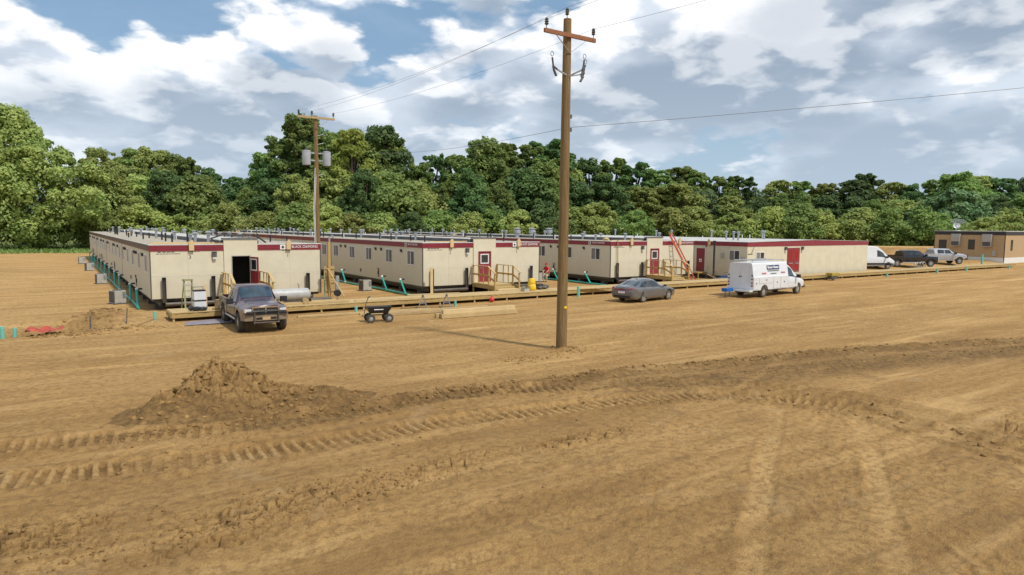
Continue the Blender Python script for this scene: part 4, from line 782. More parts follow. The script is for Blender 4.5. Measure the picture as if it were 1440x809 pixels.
def pole_far():
    h = 12.25; r = thing('utility_pole', 'wooden utility pole carrying two grey transformers between the first two buildings', 'utility pole', (15.3, 47., 0))
    MB().tube([(0, 0, -.4), (0, 0, 4), (0, 0, 8), (0, 0, h)], [.20, .18, .16, .14], 16).build('shaft', 'pole_wood', r, True)
    c = MB().box(-1.3, 1.3, -.24, -.14, h-.22, h-.08).build('crossarm', 'beam_wood', r)
    for s in (-1, 1): MB().beam((s*.85, -.25, h-.22), (0, -.18, h-.9), .04, .012).build('brace', 'arm_wood', c)
    for x in (-1.2, -.3, 1.2): insulator(r, x, -.19, h-.08)
    for s in (-1, 1):
        t = MB().lathe([(.02, 0), (.26, .0), (.28, .05), (.28, .90), (.29, .91), (.29, .95), (.10, 1.0), (.02, 1.0)], n=18).build('transformer', 'transformer', r, True, (s*.70, -.12, 8.88))
        MB().beam((s*.12, -.1, 9.2), (s*.45, -.12, 9.2), .08, .08).build('hanger', 'galvanised', t, loc=(-s*.70, .12, -8.88)); MB().beam((s*.12, -.1, 9.7), (s*.45, -.12, 9.7), .08, .08).build('hanger', 'galvanised', t, loc=(-s*.70, .12, -8.88))
        MB().tube([(0, 0, .98), (0, 0, 1.25)], .03, 8).lathe([(.05, 1.05), (.075, 1.09), (.05, 1.13), (.075, 1.17), (.03, 1.25)], n=8).build('bushing', 'unit_dark', t, True)
    for x, z in ((-.24, 8.7), (-.16, 8.6)): MB().tube([(x, -.15, 3.0), (x-.04, -.15, 6), (x+.12, -.12, z)], .02, 6).build('conduit', 'white_cap', r)
    for z in (10.9, 10.3, 8.2): MB().tube([(.1, -.1, z), (.5, -.15, z+.12)], .02, 5).build('bracket', 'galvanised', r)
pole_far()
def wire(pts, sag, r, label, name='power_line'):
    out = []
    for a, b in zip(pts[:-1], pts[1:]):
        a, b = Vector(a), Vector(b)
        for k in range(25):
            t = k/24; p = a.lerp(b, t); p.z -= sag*4*t*(1-t); out.append(p)
    tag(MB().tube(out, r, 5).build(name, 'wire'), label, 'wire')
wire([(14.1, 46.8, 12.5), (15.2, 20.45, 12.3), (16.2, -9.5, 13.1)], .35, .006, 'thin power line over the left end of the tall pole crossarm')
wire([(15.0, 46.8, 12.5), (16.3, 20.6, 12.95), (18.3, -9.5, 14.2)], .35, .006, 'thin power line over the top of the tall pole')
wire([(16.5, 46.8, 12.5), (17.45, 20.45, 12.3), (22.5, -5.5, 13.6)], .35, .006, 'thin power line over the right end of the tall pole crossarm')
wire([(22.0, 52.0, 10.6), (16.5, 20.65, 8.55), (46, -10., 12.0)], .3, .009, 'dark communications cable strung low across the tall pole')
# ---------------------------------------------------------------- service post at the corner of the first building
r = thing('service_post', 'yellow timber service post with plywood backboard beside the first building corner', 'post', (13.95, 40.75, 0))
MB().box(-.07, .07, -.07, .07, -.1, 3.75).build('post', 'post_wood', r); MB().box(-.30, .34, .075, .11, .55, 2.25).build('backboard', 'beam_wood', r)
for z in (.7, 1.2, 1.6, 2.05): MB().box(-.34, .36, .075-.04, .074, z, z+.07).build('batten', 'deck_wood', r)
MB().tube([(.06, .05, 3.72), (.06, .05, 4.05), (.22, .05, 4.15), (.34, .05, 3.95)], .06, 8).build('weatherhead', 'galvanised', r, True)
MB().box(.42, .62, -.02, .14, .75, 1.65).build('meter_box', 'galvanised', r); MB().tube([(.52, .06, .0), (.52, .06, .75)], .05, 8).build('conduit', 'galvanised', r, True)
MB().beam((-.15, -.12, 2.15), (.55, -1.0, .45), .09, .04).build('brace', 'deck_pale', r); MB().tube([(-.3, 0, .2), (-.25, 0, 1.5)], .025, 6).build('teal_conduit', 'teal_pipe', r)
MB().lathe([(.05, 0), (.2, 0), (.2, .2), (.05, .2)], (.25, -.8, .65), 'y', 16).build('cable_reel', 'black_plastic', r)
# ---------------------------------------------------------------- green drain pipework
def drains(x, ys, y0, y1, label, lean=.75, zt=.98, rot=0.):
    r = thing('drain_pipe', label, 'pipe', (x, y0, 0), 0, 'green drain pipes beside the buildings')
    n = max(2, int((y1-y0)/4))
    MB().tube([(.02*math.sin(k), (y1-y0)*k/n, .10+.03*math.sin(k*1.7)) for k in range(n+1)], .065, 10).build('main_pipe', 'teal_pipe', r, True)
    for k, y in enumerate(ys):
        p = MB().tube([(0, y-y0, .1), (.05, y-y0+lean, zt)], .062, 10).build('riser', 'teal_pipe', r, True)
        MB().tube([(.05, y-y0+lean*.97, zt*.98), (.06, y-y0+lean*1.06, zt*1.06)], .078, 10).build('collar', 'white_cap', p, True)
        MB().tube([(.055, y-y0+lean*1.04, zt*1.03), (.35, y-y0+lean*1.04, zt*1.05)], .05, 8).build('elbow', 'black_plastic', p, True)
        MB().tube([(0, y-y0-.12, .1), (0, y-y0+.14, .1)], .08, 10).build('tee', 'white_cap' if k % 3 == 2 else 'teal_pipe', p, True)
drains(3.75, [43.0, 47.2, 55.6, 60.2, 66, 72, 77.5, 84, 90, 96, 103], 42.6, 108, 'long green drain pipe with slanted risers along the first building flank', 1.0, 1.0)
drains(19.85, [42.4, 45.6, 54.0, 62], 41.2, 68, 'green drain pipe with slanted risers along the second building flank', .95, 1.0)
drains(36.85, [42.9, 47.3, 56], 41.0, 60, 'green drain pipe with slanted risers along the third building flank', .8, .95)
def condenser(x, y, rz, label, s=1.0):
    r = thing('air_conditioner', label, 'air conditioner', (x, y, 0), rz, 'outdoor condenser units on the dirt')
    MB().box(-.38, .38, -.38, .38, -.02, .06).build('base_pad', 'unit_dark', r)
    b = MB().box(-.33, .33, -.33, .33, .06, .80).build('cabinet', 'unit_beige', r)
    MB().box(-.342, -.33, -.28, .28, .10, .76).build('coil_grille', 'unit_dark', r); MB().box(-.28, .10, -.342, -.33, .10, .76).build('coil_grille', 'unit_beige', r)
    MB().lathe([(.05, .80), (.26, .80), (.26, .83), (.05, .83)], n=16).build('fan_guard', 'unit_dark', r); MB().box(.12, .30, -.35, -.33, .35, .72).build('service_panel', 'galvanised', r)
condenser(3.0, 46.5, R(25), 'grey condenser unit closest to the open-door building corner')
condenser(2.95, 62.6, R(10), 'grey condenser unit second from the front along the first building flank')
condenser(2.85, 80.5, R(15), 'grey condenser unit third from the front along the first building flank')
condenser(2.65, 95, R(5), 'grey condenser unit at the rear along the first building flank')
condenser(18.75, 47.0, R(10), 'grey condenser unit beside the second building flank')
condenser(34.7, 47.3, R(10), 'grey condenser unit next to the worker in red')
for i, (x, y, h, rr_, lb) in enumerate([(3.95, 37.2, .42, .075, 'short pale teal pipe stub by the near end of the boardwalk'), (13.55, 35.3, .34, .08, 'short pale teal pipe stub behind the black garden cart'), (19.75, 35.3, .34, .08, 'short pale teal pipe stub beside the sawhorses'), (29.6, 35.7, .72, .10, 'teal pipe stub rising beside the boardwalk near the tall pole'),
        (69.4, 35.3, .42, .1, 'teal pipe stub beside the boardwalk below the gabled building corner'), (80.1, 35.4, .5, .11, 'teal pipe stub beside the boardwalk by the black pickup'), (87.4, 35.5, .45, .11, 'teal pipe stub beside the boardwalk by the silver pickup'), (99.1, 35.5, .35, .14, 'teal pipe stub at the far end of the boardwalk'),
        (-1.95, 34.95, .62, .085, 'upright pale teal pipe in the trench edge, first of two'), (-1.58, 35.15, .66, .075, 'leaning pale teal pipe in the trench edge beside its twin'), (100.9, 39.2, 1.55, .12, 'tall teal pipe standing before the tan office')]):
    z = gz(x, y); o = MB().tube([(0, 0, -.25), (.05*(i == 9), 0, h)], rr_, 12).build('pipe_stub', 'pale_teal', None, True, (x, y, z)); tag(o, lb, 'pipe', 'teal pipe stubs standing in the dirt')
# ---------------------------------------------------------------- loose site objects
def sawhorse(x, y, rz, label):
    r = thing('sawhorse', label, 'sawhorse', (x, y, 0), rz, 'folding metal sawhorses')
    MB().box(-.42, .42, -.045, .045, .70, .80).build('top_rail', 'unit_dark', r)
    for a in (-.34, .34):
        for s in (-1, 1): MB().tube([(a, s*.03, .72), (a*1.12, s*.26, 0)], .022, 6).build('leg', 'galvanised', r)
        MB().tube([(a*1.06, -.16, .32), (a*1.06, .16, .32)], .016, 5).build('brace', 'galvanised', r)
sawhorse(17.55, 35.2, R(62), 'folding metal sawhorse under the plank end by the black cart')
sawhorse(18.95, 34.9, R(62), 'folding metal sawhorse closest to the squared timber beams')
def plank(x, y, z, L_, w_, h_, rz, label, mt='deck_pale', cat='plank', group='loose lumber', ry=0, name='timber_plank'):
    o = MB().box(-L_/2, L_/2, -w_/2, w_/2, 0, h_).build(name, mt, None, False, (x, y, z), (0, ry, rz)); return tag(o, label, cat, group)
plank(18.2, 35.05, .81, 3.2, .29, .04, R(-8), 'new plank laid across the two sawhorses')
plank(13.9, 34.6, .02, 7.4, .19, .09, R(-3), 'long pale plank lying flat behind the black cart')
plank(17.2, 34.0, .02, 7.8, .19, .09, R(-2), 'long pale plank lying flat below the sawhorses')
plank(15.8, 33.3, .02, 5.2, .24, .10, R(-4), 'pale plank lying beside the black cart wheels', 'deck_wood')
plank(17.6, 33.0, .02, 6.2, .14, .14, R(-3), 'narrow timber lying between the cart and the squared beams', 'beam_wood')
def beams():
    for k, (dx, dy, dz, l) in enumerate(((0, 0, .02, 4.6), (.1, .24, .02, 4.5), (-.08, .47, .02, 4.6), (.05, .12, .235, 4.4))):
        lb = ['squared timber beam at the front of the beam stack', 'squared timber beam in the middle of the beam stack', 'squared timber beam at the back of the beam stack', 'squared timber beam lying on top of the beam stack'][k]
        o = MB().box(-l/2, l/2, -.105, .105, 0, .21).build('timber_beam', 'ply' if k == 3 else 'deck_pale', None, False, (18.65+dx, 30.65+dy, dz), (0, 0, R(-1.5))); tag(o, lb, 'beam', 'squared timber beams stacked on the dirt')
        MB().box(l/2, l/2+.006, -.1, .1, .005, .205).build('end_cap', 'white_cap' if k == 0 else 'beam_wood', o)
beams()
plank(7.2, 36.95, .455, 1.5, .14, .09, R(24), 'scrap plank lying askew on the boardwalk end behind the pickup', 'deck_wood')
plank(6.4, 41.45, 3.66, 3.9, .14, .05, R(0), 'long plank lying along the roof edge of the first building', 'ply')
plank(6.1, 42.2, 3.66, 3.4, .09, .09, R(1), 'thin batten lying on the roof of the first building', 'ply')
plank(23.0, 41.9, 3.66, 3.2, .12, .06, R(1), 'plank lying on the roof of the second building', 'ply')
plank(39.8, 41.75, 3.66, 3.6, .12, .06, R(1), 'plank lying on the roof of the third building', 'ply')
plank(11.9, 36.9, .46, 3.6, .30, .10, R(-4), 'thick plank lying on the boardwalk right of the maroon pickup')
plank(16.2, 36.8, .455, 4.2, .29, .045, R(-2), 'wide plank lying on the boardwalk behind the sawhorses')
plank(26.9, 38.7, .02, 4.4, .9, .50, R(1), 'stack of plywood sheets behind the yellow tool', 'ply', 'plywood')
plank(31.6, 36.2, .455, 3.0, .2, .05, R(-6), 'plank overhanging the boardwalk edge near the tall pole')
plank(48.6, 39.4, .25, 2.0, .12, .05, R(118), 'tilted board propped beside the service door landing', 'deck_pale', ry=R(-22))
o = plank(20.95, 40.4, .0, 2.0, .19, .045, 0, 'upright board leaning on the front of the second building', 'ply'); o.rotation_euler = (0, R(-90), R(86)); o.location = (20.95, 40.7, 1.0)
for k, (x, y, l, rz, ry, lb) in enumerate([(.9, 36.0, 1.3, 70, -30, 'dark stake sticking out of the trench spoil, leaning'), (1.2, 36.2, 1.1, 80, -82, 'dark stake standing upright in the trench spoil'), (3.0, 36.0, 1.3, -50, -18, 'weathered board lying tilted on the spoil'), (2.7, 36.6, .8, 0, -86, 'thin stake standing behind the weathered board')]):
    tag(MB().box(0, l, -.03, .03, 0, .04).build('stake', 'unit_dark' if k != 2 else 'beam_wood', None, False, (x, y, gz(x, y)-.05), (0, R(ry), R(rz))), lb, 'stake', 'stakes and boards in the spoil')
# orange safety netting crumpled at the trench
m = MB(); rnd = random.Random(8); nx, ny = 14, 7
vv = [(i*.10-.65+rnd.uniform(-.04, .04), j*.12-.4+rnd.uniform(-.04, .04), .06+.22*max(0, math.sin(i*.55+.4)*math.sin(j*.6+.3))+rnd.uniform(0, .10)) for i in range(nx) for j in range(ny)]
m.add(vv, [(i*ny+j, (i+1)*ny+j, (i+1)*ny+j+1, i*ny+j+1) for i in range(nx-1) for j in range(ny-1)])
tag(m.build('safety_netting', 'netting', None, True, (-.5, 34.55, gz(-.5, 34.55)+.03), (0, 0, R(8))), 'crumpled orange safety netting on the trench edge', 'netting')
tag(MB().add([(0, 0, 0), (2.6, -.15, .01), (2.8, 1.0, .03), (1.4, 1.25, .05), (.2, 1.1, .02), (1.3, .5, .05)], [(0, 1, 5), (1, 2, 5), (2, 3, 5), (3, 4, 5), (4, 0, 5)]).build('plastic_sheet', 'plastic_sheet', None, False, (4.9, 34.6, .04)), 'greyish plastic sheet lying before the boardwalk end', 'sheet')
# black dump cart
def cart():
    r = thing('garden_cart', 'black four-wheeled garden dump cart with a tilted pull handle', 'cart', (13.2, 31.35, 0), R(-11))
    m = MB(); t0 = [(-.62, -.32), (.62, -.32), (.62, .32), (-.62, .32)]; b0 = [(-.45, -.22), (.42, -.22), (.42, .22), (-.45, .22)]
    for (P_, z_, g) in ((t0, .78, 1.), (b0, .46, 1.), (b0, .50, .93), (t0, .78, .94)):
        m.v += [(x*g, y*g, z_) for x, y in P_]
    for a, b in ((0, 4), (8, 12)):
        for k in range(4): m.f.append((a+k, a+(k+1) % 4, b+(k+1) % 4, b+k))
    m.f += [(4, 5, 6, 7), (8, 9, 10, 11)]+[(k, (k+1) % 4, 12+(k+1) % 4, 12+k) for k in range(4)]; m.m = [0]*len(m.f)
    tb = m.build('tub', 'black_plastic', r); MB().box(-.28, .18, -.293, -.288, .63, .67).build('lettering', 'sign_white', tb)
    tb.children[0].rotation_euler = (R(0), 0, 0)
    MB().box(-.5, .5, -.03, .03, .33, .38).box(-.47, -.43, -.36, .36, .20, .24).box(.43, .47, -.36, .36, .20, .24).box(-.48, -.42, -.04, .04, .22, .46).box(.42, .48, -.04, .04, .22, .46).build('frame', 'unit_dark', r)
    for x in (-.45, .45):
        for s in (-1, 1):
            w_ = MB().lathe([(.10, -.05), (.19, -.055), (.215, -.02), (.215, .02), (.19, .055), (.10, .05)], (0, 0, 0), 'y', 18).build('wheel', 'tyre', r, True, (x, s*.36, .215)); MB().lathe([(.02, -.07), (.10, -.06), (.10, .06), (.02, .07)], (0, 0, 0), 'y', 14).build('hub', 'galvanised', w_)
    MB().tube([(-.5, 0, .34), (-.72, 0, .42), (-.62, 0, .95), (-.50, 0, 1.22)], .02, 6).tube([(-.55, 0, 1.18), (-.42, 0, 1.30)], .035, 6).build('handle', 'unit_dark', r)
cart()
# grey tank on the walkway, stepladder, bits on the boardwalk end
r = thing('storage_tank', 'long pale grey cylindrical tank lying on rollers right of the maroon pickup', 'tank', (10.55, 37.35, DZ), R(-3))
MB().lathe([(.02, -1.05), (.2, -1.02), (.31, -.92), (.33, -.8), (.33, .9), (.31, 1.0), (.2, 1.1), (.02, 1.13)], (0, 0, .52), 'x', 20).build('shell', 'tank_grey', r, True)
for x in (-.6, .75): MB().lathe([(.06, -.3), (.17, -.3), (.17, .3), (.06, .3)], (x, -.25, .17), 'y', 14).build('roller', 'beam_wood', r)
MB().box(-.75, .9, -.2, .2, .14, .22).build('cradle', 'unit_dark', r); MB().tube([(.5, .0, .83), (.52, 0, 1.0), (.45, 0, 1.1)], .02, 6).build('valve', 'unit_dark', r)
tag(MB().tube([(0, 0, .09), (1.3, -.25, .09)], .09, 10).build('pipe_roll', 'beam_wood', None, True, (11.7, 37.2, DZ)), 'short tan pipe lying on the boardwalk beside the grey tank', 'pipe')
tag(MB().tube([(0, 0, .11), (1.2, 0, .11)], .11, 10).build('pipe_offcut', 'black_steel', None, True, (11.9, 38.0, DZ)), 'short dark pipe lying behind the tan pipe on the boardwalk', 'pipe')
r = thing('step_ladder', 'olive green stepladder leaning by the first building front', 'ladder', (5.85, 39.6, .0), R(8))
for s in (-1, 1): MB().beam((s*.27, -.35, 0.0), (s*.19, .05, 1.75), .035, .08).build('rail', 'green_ladder', r); MB().beam((s*.27, .45, 0.0), (s*.19, .08, 1.75), .03, .05).build('rear_rail', 'green_ladder', r)
for k in range(5): MB().box(-.26+.012*k, .26-.012*k, -.33+.075*k, -.25+.075*k, .30+k*.3, .33+k*.3).build('step', 'galvanised', r)
MB().box(-.24, .24, -.06, .22, 1.75, 1.83).build('top_cap', 'green_ladder', r)
r = thing('tool_dolly', 'white wheeled tool chest with black straps on the boardwalk end', 'tool chest', (5.95, 37.0, DZ), R(5))
for z0, z1 in ((.14, .46), (.53, .95)): MB().box(-.28, .28, -.2, .2, z0, z1).build('drawer_box', 'white_paint', r)
MB().box(-.29, .29, -.21, .21, .46, .53).box(-.27, .27, -.19, .19, .95, 1.02).build('strap', 'black_plastic', r); MB().tube([(-.25, .2, .9), (-.25, .22, 1.15), (.25, .22, 1.15), (.25, .2, .9)], .02, 6).build('handle', 'black_plastic', r)
for s in (-1, 1): MB().lathe([(.03, -.03), (.10, -.03), (.10, .03), (.03, .03)], (s*.32, .05, .10), 'x', 12).build('wheel', 'tyre', r)
MB().box(-.3, .3, -.22, .22, .06, .14).build('base', 'black_plastic', r)
def lump(name, pts, s, mt, label, cat, loc, group=None, seed=1):
    rnd = random.Random(seed); m = MB()
    for (x, y, z, a, b, c) in pts:
        v = [(x+p[0]*a*rnd.uniform(.85, 1.12), y+p[1]*b*rnd.uniform(.85, 1.12), z+p[2]*c*rnd.uniform(.85, 1.1)) for p in iv]; m.add(v, [tuple(f) for f in iff])
    return tag(m.build(name, mt, None, True, loc), label, cat, group)
lump('tool_bag', [(0, 0, .12, .35, .16, .13), (.3, 0, .1, .22, .14, .11), (-.25, .05, .16, .16, .14, .15)], 1, 'black_plastic', 'black tool bag slumped before the white tool chest', 'bag', (5.75, 36.62, DZ), seed=2)
lump('tool_bag', [(0, 0, .13, .2, .15, .13), (.12, 0, .22, .06, .05, .12)], 1, 'black_plastic', 'small black tool case beside the bright yellow vest', 'bag', (6.95, 36.8, DZ), seed=3)
lump('safety_vest', [(0, 0, .10, .17, .14, .10), (.1, .05, .16, .1, .1, .08)], 1, 'hi_vis', 'bright yellow-green safety vest dropped on the boardwalk', 'vest', (7.05, 37.15, DZ), seed=4)
lump('crumpled_sheet', [(0, 0, .18, .22, .2, .2), (.2, .1, .12, .2, .2, .13), (.05, .1, .32, .15, .12, .14)], 1, 'white_cap', 'crumpled whitish plastic sheet on the boardwalk end', 'sheet', (7.55, 37.1, DZ), seed=5)
def carton(x, y, z, a, b, c, rz, label, mt='cardboard'):
    r = thing('cardboard_box', label, 'box', (x, y, z), rz, 'cartons on the boardwalk end'); MB().box(-a/2, a/2, -b/2, b/2, 0, c).build('carton', mt, r); MB().box(-.025, .025, -b/2-.002, b/2+.002, c*.25, c+.002).build('tape', 'unit_beige', r)
    MB().add([(-a/2, -b/2, c+.003), (a/2, -b/2, c+.003), (a/2, -b/2-.12, c+.06), (-a/2, -b/2-.12, c+.06)], [(0, 1, 2, 3)]).build('flap', mt, r)
carton(7.1, 37.6, DZ, .5, .4, .42, .3, 'open cardboard box behind the yellow-green vest'); carton(8.0, 37.3, DZ, .55, .4, .3, -.1, 'wide cardboard box nearest the maroon pickup bed'); carton(7.8, 36.65, DZ, .5, .3, .16, .05, 'flat pale carton at the boardwalk edge', 'sign_white')
o = plank(6.75, 39.9, .0, 1.5, .11, .04, 0, 'narrow board standing upright behind the white tool chest', 'ply'); o.rotation_euler = (0, R(-88), R(90)); o.location = (6.75, 39.9, .75)
o = tag(MB().beam((0, 0, 0), (.55, .1, -.25), .10, .05).build('level', 'hi_vis', None, False, (7.4, 37.9, .98)), 'bright green spirit level resting on the cardboard box', 'tool'); o.location = (7.15, 37.8, 1.13)
# yellow breaker tool, hoses, small tools by the second entry
r = thing('yellow_machine', 'bright yellow site vacuum with twin upright handles by the second entry steps', 'machine', (26.85, 37.35, DZ), R(10))
MB().lathe([(.05, 0), (.26, .02), (.30, .1), (.27, .38), (.24, .42)], n=14).build('base', 'yellow', r, True); MB().lathe([(.24, .42), (.27, .5), (.20, .78), (.05, .82)], n=14).build('hood', 'yellow', r, True)
for s in (-1, 1): MB().tube([(s*.1, .1, .7), (s*.12, .15, 1.35), (s*.22, .15, 1.38)], .016, 6).build('handle', 'unit_dark', r)
MB().tube([(.2, 0, .3), (.6, .2, .4), (.9, .3, .15), (1.3, .25, .1)], .06, 8).build('hose', 'black_plastic', r, True)
carton(26.05, 37.0, DZ, .5, .35, .3, .2, 'pale grey carton at the boardwalk edge beside the yellow machine', 'unit_beige')
lump('black_hose_pile', [(0, 0, .14, .45, .3, .14), (.5, .1, .16, .4, .3, .16), (.2, .2, .3, .3, .2, .12)], 1, 'black_steel', 'heap of black fittings and hose beside the yellow machine', 'hose pile', (27.75, 37.65, DZ), seed=7)
m = MB(); m.lathe([(.02, -.17), (.11, -.13), (.165, -.04), (.17, .04), (.12, .12), (.05, .16), (.02, .17)], n=16).tube([(0, 0, .16), (0, 0, .22)], .03, 6)
tag(m.build('red_ball', 'red_plastic', None, True, (22.75, 35.95, .17)), 'small red round float lying under the boardwalk edge', 'ball')
r = thing('generator', 'dull yellow portable generator tucked at the boardwalk edge before the gabled building', 'generator', (60.2, 35.6, 0), R(-4))
MB().box(-.5, .5, -.3, .3, .42, .68).build('fuel_tank', 'dull_yellow', r); MB().box(-.42, .4, -.26, .26, .12, .42).build('engine', 'unit_dark', r)
for x in (-.55, .55):
    for y in (-.32, .32): MB().tube([(x, y, 0), (x, y, .62)], .022, 6).build('frame_leg', 'dull_yellow', r)
    MB().tube([(x, -.32, .62), (x, .32, .62)], .022, 6).build('frame_bar', 'dull_yellow', r)
for s in (-1, 1): MB().lathe([(.04, -.04), (.15, -.04), (.15, .04), (.04, .04)], (-.45, s*.36, .15), 'y', 12).build('wheel', 'tyre', r)
# red extension ladder on the third building
r = thing('extension_ladder', 'red-orange extension ladder leaning on the third building roof edge', 'ladder', (46.05, 39.75, DZ-.45))
a0, a1 = Vector((.0, 0, .02)), Vector((-1.45, 1.52, 4.05))
for s in (-1, 1): MB().beam(a0+Vector((s*.22, 0, 0)), a1+Vector((s*.22, 0, 0)), .035, .10).build('rail', 'orange_red', r); MB().beam(a0.lerp(a1, .35)+Vector((s*.17, -.05, .03)), a1+(a1-a0)*.06+Vector((s*.17, -.05, .03)), .03, .08).build('fly_rail', 'orange_red', r)
for k in range(14):
    p = a0.lerp(a1, (k+.7)/14.3); MB().tube([p+Vector((-.21, 0, 0)), p+Vector((.21, 0, 0))], .02, 6).build('rung', 'galvanised', r)
MB().box(-.28, .28, -.07, .07, 0, .09).build('foot', 'black_plastic', r)
# yellowish downpipe on the third building, black stack, black clutter
tag(MB().tube([(38.35, 41.26, .95), (38.3, 41.26, 3.75)], .035, 8).build('gas_pipe', 'deck_wood', None, True), 'thin yellowish pipe running up the third building corner', 'pipe')
tag(MB().tube([(50.2, 41.2, 0), (50.2, 41.2, 3.55)], .09, 10).tube([(50.2, 41.2, 3.5), (50.2, 41.2, 3.62)], .14, 10).build('stack_pipe', 'black_steel', None, True), 'black vertical stack pipe beside the gabled building flank', 'pipe')
lump('tarp_heap', [(0, 0, .2, .8, .45, .22), (.9, .2, .22, .6, .4, .24), (-.7, .1, .15, .5, .4, .18), (.4, .1, .38, .4, .3, .2)], 1, 'navy', 'dark tarpaulin heap beside the gabled building flank', 'tarpaulin', (48.6, 38.9, .1), seed=9)
for k, (x, y, lb) in enumerate(((47.2, 39.6, 'thin dark pole leaning out of the tarpaulin heap'), (48.2, 39.4, 'bent dark rod standing in the tarpaulin heap'), (49.7, 39.0, 'dark bent handle rising from the tarpaulin heap'))):
    tag(MB().tube([(0, 0, .1), (.15-.1*k, 0, .9), (.4-.5*k, .1, 1.45-.3*k)], .025, 6).build('metal_rod', 'unit_dark', None, True, (x, y, 0)), lb, 'rod', 'rods in the tarpaulin heap')
# rolled hoses by the black pickup, roof cable
m = MB()
for k in range(5): m.tube([(.55*math.cos(t*.42)*(1-.06*k)+.9*(k % 2), .15*k, .5+.5*math.sin(t*.42)*(1-.06*k)) for t in range(16)], .05, 6)
tag(m.build('hose_coil', 'unit_beige', None, True, (83.9, 38.8, .0)), 'coiled pale hoses standing before the black pickup', 'hose coil')
tag(MB().tube([(7.8, 41.9, 3.66), (7.5, 42.1, 3.95), (8.2, 42.3, 4.18), (9.3, 42.3, 4.1), (9.9, 42.2, 4.2), (10.6, 42.3, 3.7)], .05, 7).build('roof_cable', 'cable', None, True), 'thick black cable looping over the first building entry roof', 'cable')
# ---------------------------------------------------------------- vehicles
def section(zb, w_, belt, wb, zr, wr, mid=None):
    zm = mid or (zb+belt)/2+.06
    return [(0, zb), (w_-.12, zb), (w_-.015, zb+.11), (w_, zm), (w_-.005, zm+(belt-zm)*.75), (wb, belt), (wr+.02, zr-.07), (wr-.10, zr), (0, zr+.025)]
def loft_grid(st):
    G_ = []
    for s in st:
        sec = section(*s[1:]); full = [(s[0], -y, z) for y, z in sec]+[(s[0], y, z) for y, z in sec[-2:0:-1]]
        G_.append(full)
    return G_     # ring: 0 bottom centre, right side 1..7, 8 top centre, left side 9..15
def gp(G_, u, v):
    n = len(G_[0]); i = min(int(u), len(G_)-2); a = u-i; j = int(math.floor(v)) % n; j2 = (j+1) % n; b = v-math.floor(v)
    L = lambda p, q, t: Vector(p).lerp(Vector(q), t)
    return L(L(G_[i][j], G_[i+1][j], a), L(G_[i][j2], G_[i+1][j2], a), b)
def loft_body(name, G_, mt, parent, wells=(), rows2=None, wr_=.4, caps=True):
    n = len(G_[0]); m = MB(); m.v = [p for r_ in G_ for p in r_]
    for i in range(len(G_)-1):
        for j in range(n):
            m.f.append((i*n+j, i*n+(j+1) % n, (i+1)*n+(j+1) % n, (i+1)*n+j)); m.m.append(1 if rows2 and (j in rows2) else 0)
    m.f.append(tuple(range(n))); m.m.append(0); m.f.append(tuple((len(G_)-1)*n+k for k in range(n))); m.m.append(0)
    o = m.build(name, mt, parent)
    if wells:
        c = MB()
        for x, z, r_, hw in wells:
            for s in (-1, 1): c.lathe([(r_, s*(hw-.34)), (r_, s*(hw+.3))], (x, 0, z), 'y', 24)
        co = c.build('cut', mt); b = o.modifiers.new('b', 'BOOLEAN'); b.operation = 'DIFFERENCE'; b.object = co; b.solver = 'EXACT'
        pr = o.parent; o.parent = None; bpy.context.view_layer.update(); me = bpy.data.meshes.new_from_object(o.evaluated_get(bpy.context.evaluated_depsgraph_get())); o.modifiers.clear(); o.data = me; o.parent = pr
        bpy.data.objects.remove(co)
    smooth_mesh(o.data, 33)
    return o
def patch(G_, us, vs, off, mt, name, parent, nu=6, nv=4, thick=0):
    """surface piece following the body between four (u, v) corners, set proud by off"""
    (u0, u1), (v0, v1) = us, vs; uu = lambda a, k: (a[0]+(a[1]-a[0])*k) if isinstance(a, (tuple, list)) else a
    pts = []
    for i in range(nu+1):
        for j in range(nv+1):
            b = j/nv; ua, ub = uu(u0, b), uu(u1, b); u = ua+(ub-ua)*i/nu; v = v0+(v1-v0)*b
            p = gp(G_, u, v); e = .02; t1 = gp(G_, min(u+e, len(G_)-1.001), v)-gp(G_, max(u-e, 0), v); t2 = gp(G_, u, v+e)-gp(G_, u, v-e); nn = t1.cross(t2).normalized()
            if nn.dot(p-Vector((p.x, 0, .7))) < 0: nn = -nn
            pts.append(p+nn*off)
    m = MB().add(pts, [(i*(nv+1)+j, (i+1)*(nv+1)+j, (i+1)*(nv+1)+j+1, i*(nv+1)+j+1) for i in range(nu) for j in range(nv)])
    return m.build(name, mt, parent, True)
def wheel(parent, x, y, r_, wd, side, rim=.62, spokes=5, mt='alloy'):
    t = MB().lathe([(r_*rim, -wd/2), (r_*.93, -wd/2), (r_, -wd*.36), (r_, wd*.36), (r_*.93, wd/2), (r_*rim, wd/2), (r_*rim, -wd/2)], (0, 0, 0), 'y', 26, cap=False).build('wheel', 'tyre', parent, True, (x, y, r_-.015))
    y0 = side*wd*.30; m = MB(); m.lathe([(r_*rim, y0), (r_*rim, y0+side*.03), (r_*rim*.86, y0+side*.03), (r_*rim*.86, y0)], (0, 0, 0), 'y', 24); m.lathe([(.03, y0), (r_*.17, y0), (r_*.15, y0+side*.045), (.02, y0+side*.05)], (0, 0, 0), 'y', 12)
    for k in range(spokes):
        a = 6.283*k/spokes+.3; m.beam((0, y0+side*.02, 0), (r_*rim*.9*math.cos(a), y0+side*.02, r_*rim*.9*math.sin(a)), .03, .085, upv=(-math.sin(a), 0, math.cos(a)))
    m.build('rim', mt, t); MB().lathe([(.02, 0), (r_*rim, 0), (r_*rim, side*.01), (.02, side*.01)], (0, side*wd*.12, 0), 'y', 20).build('brake_disc', 'unit_dark', t)
    return t
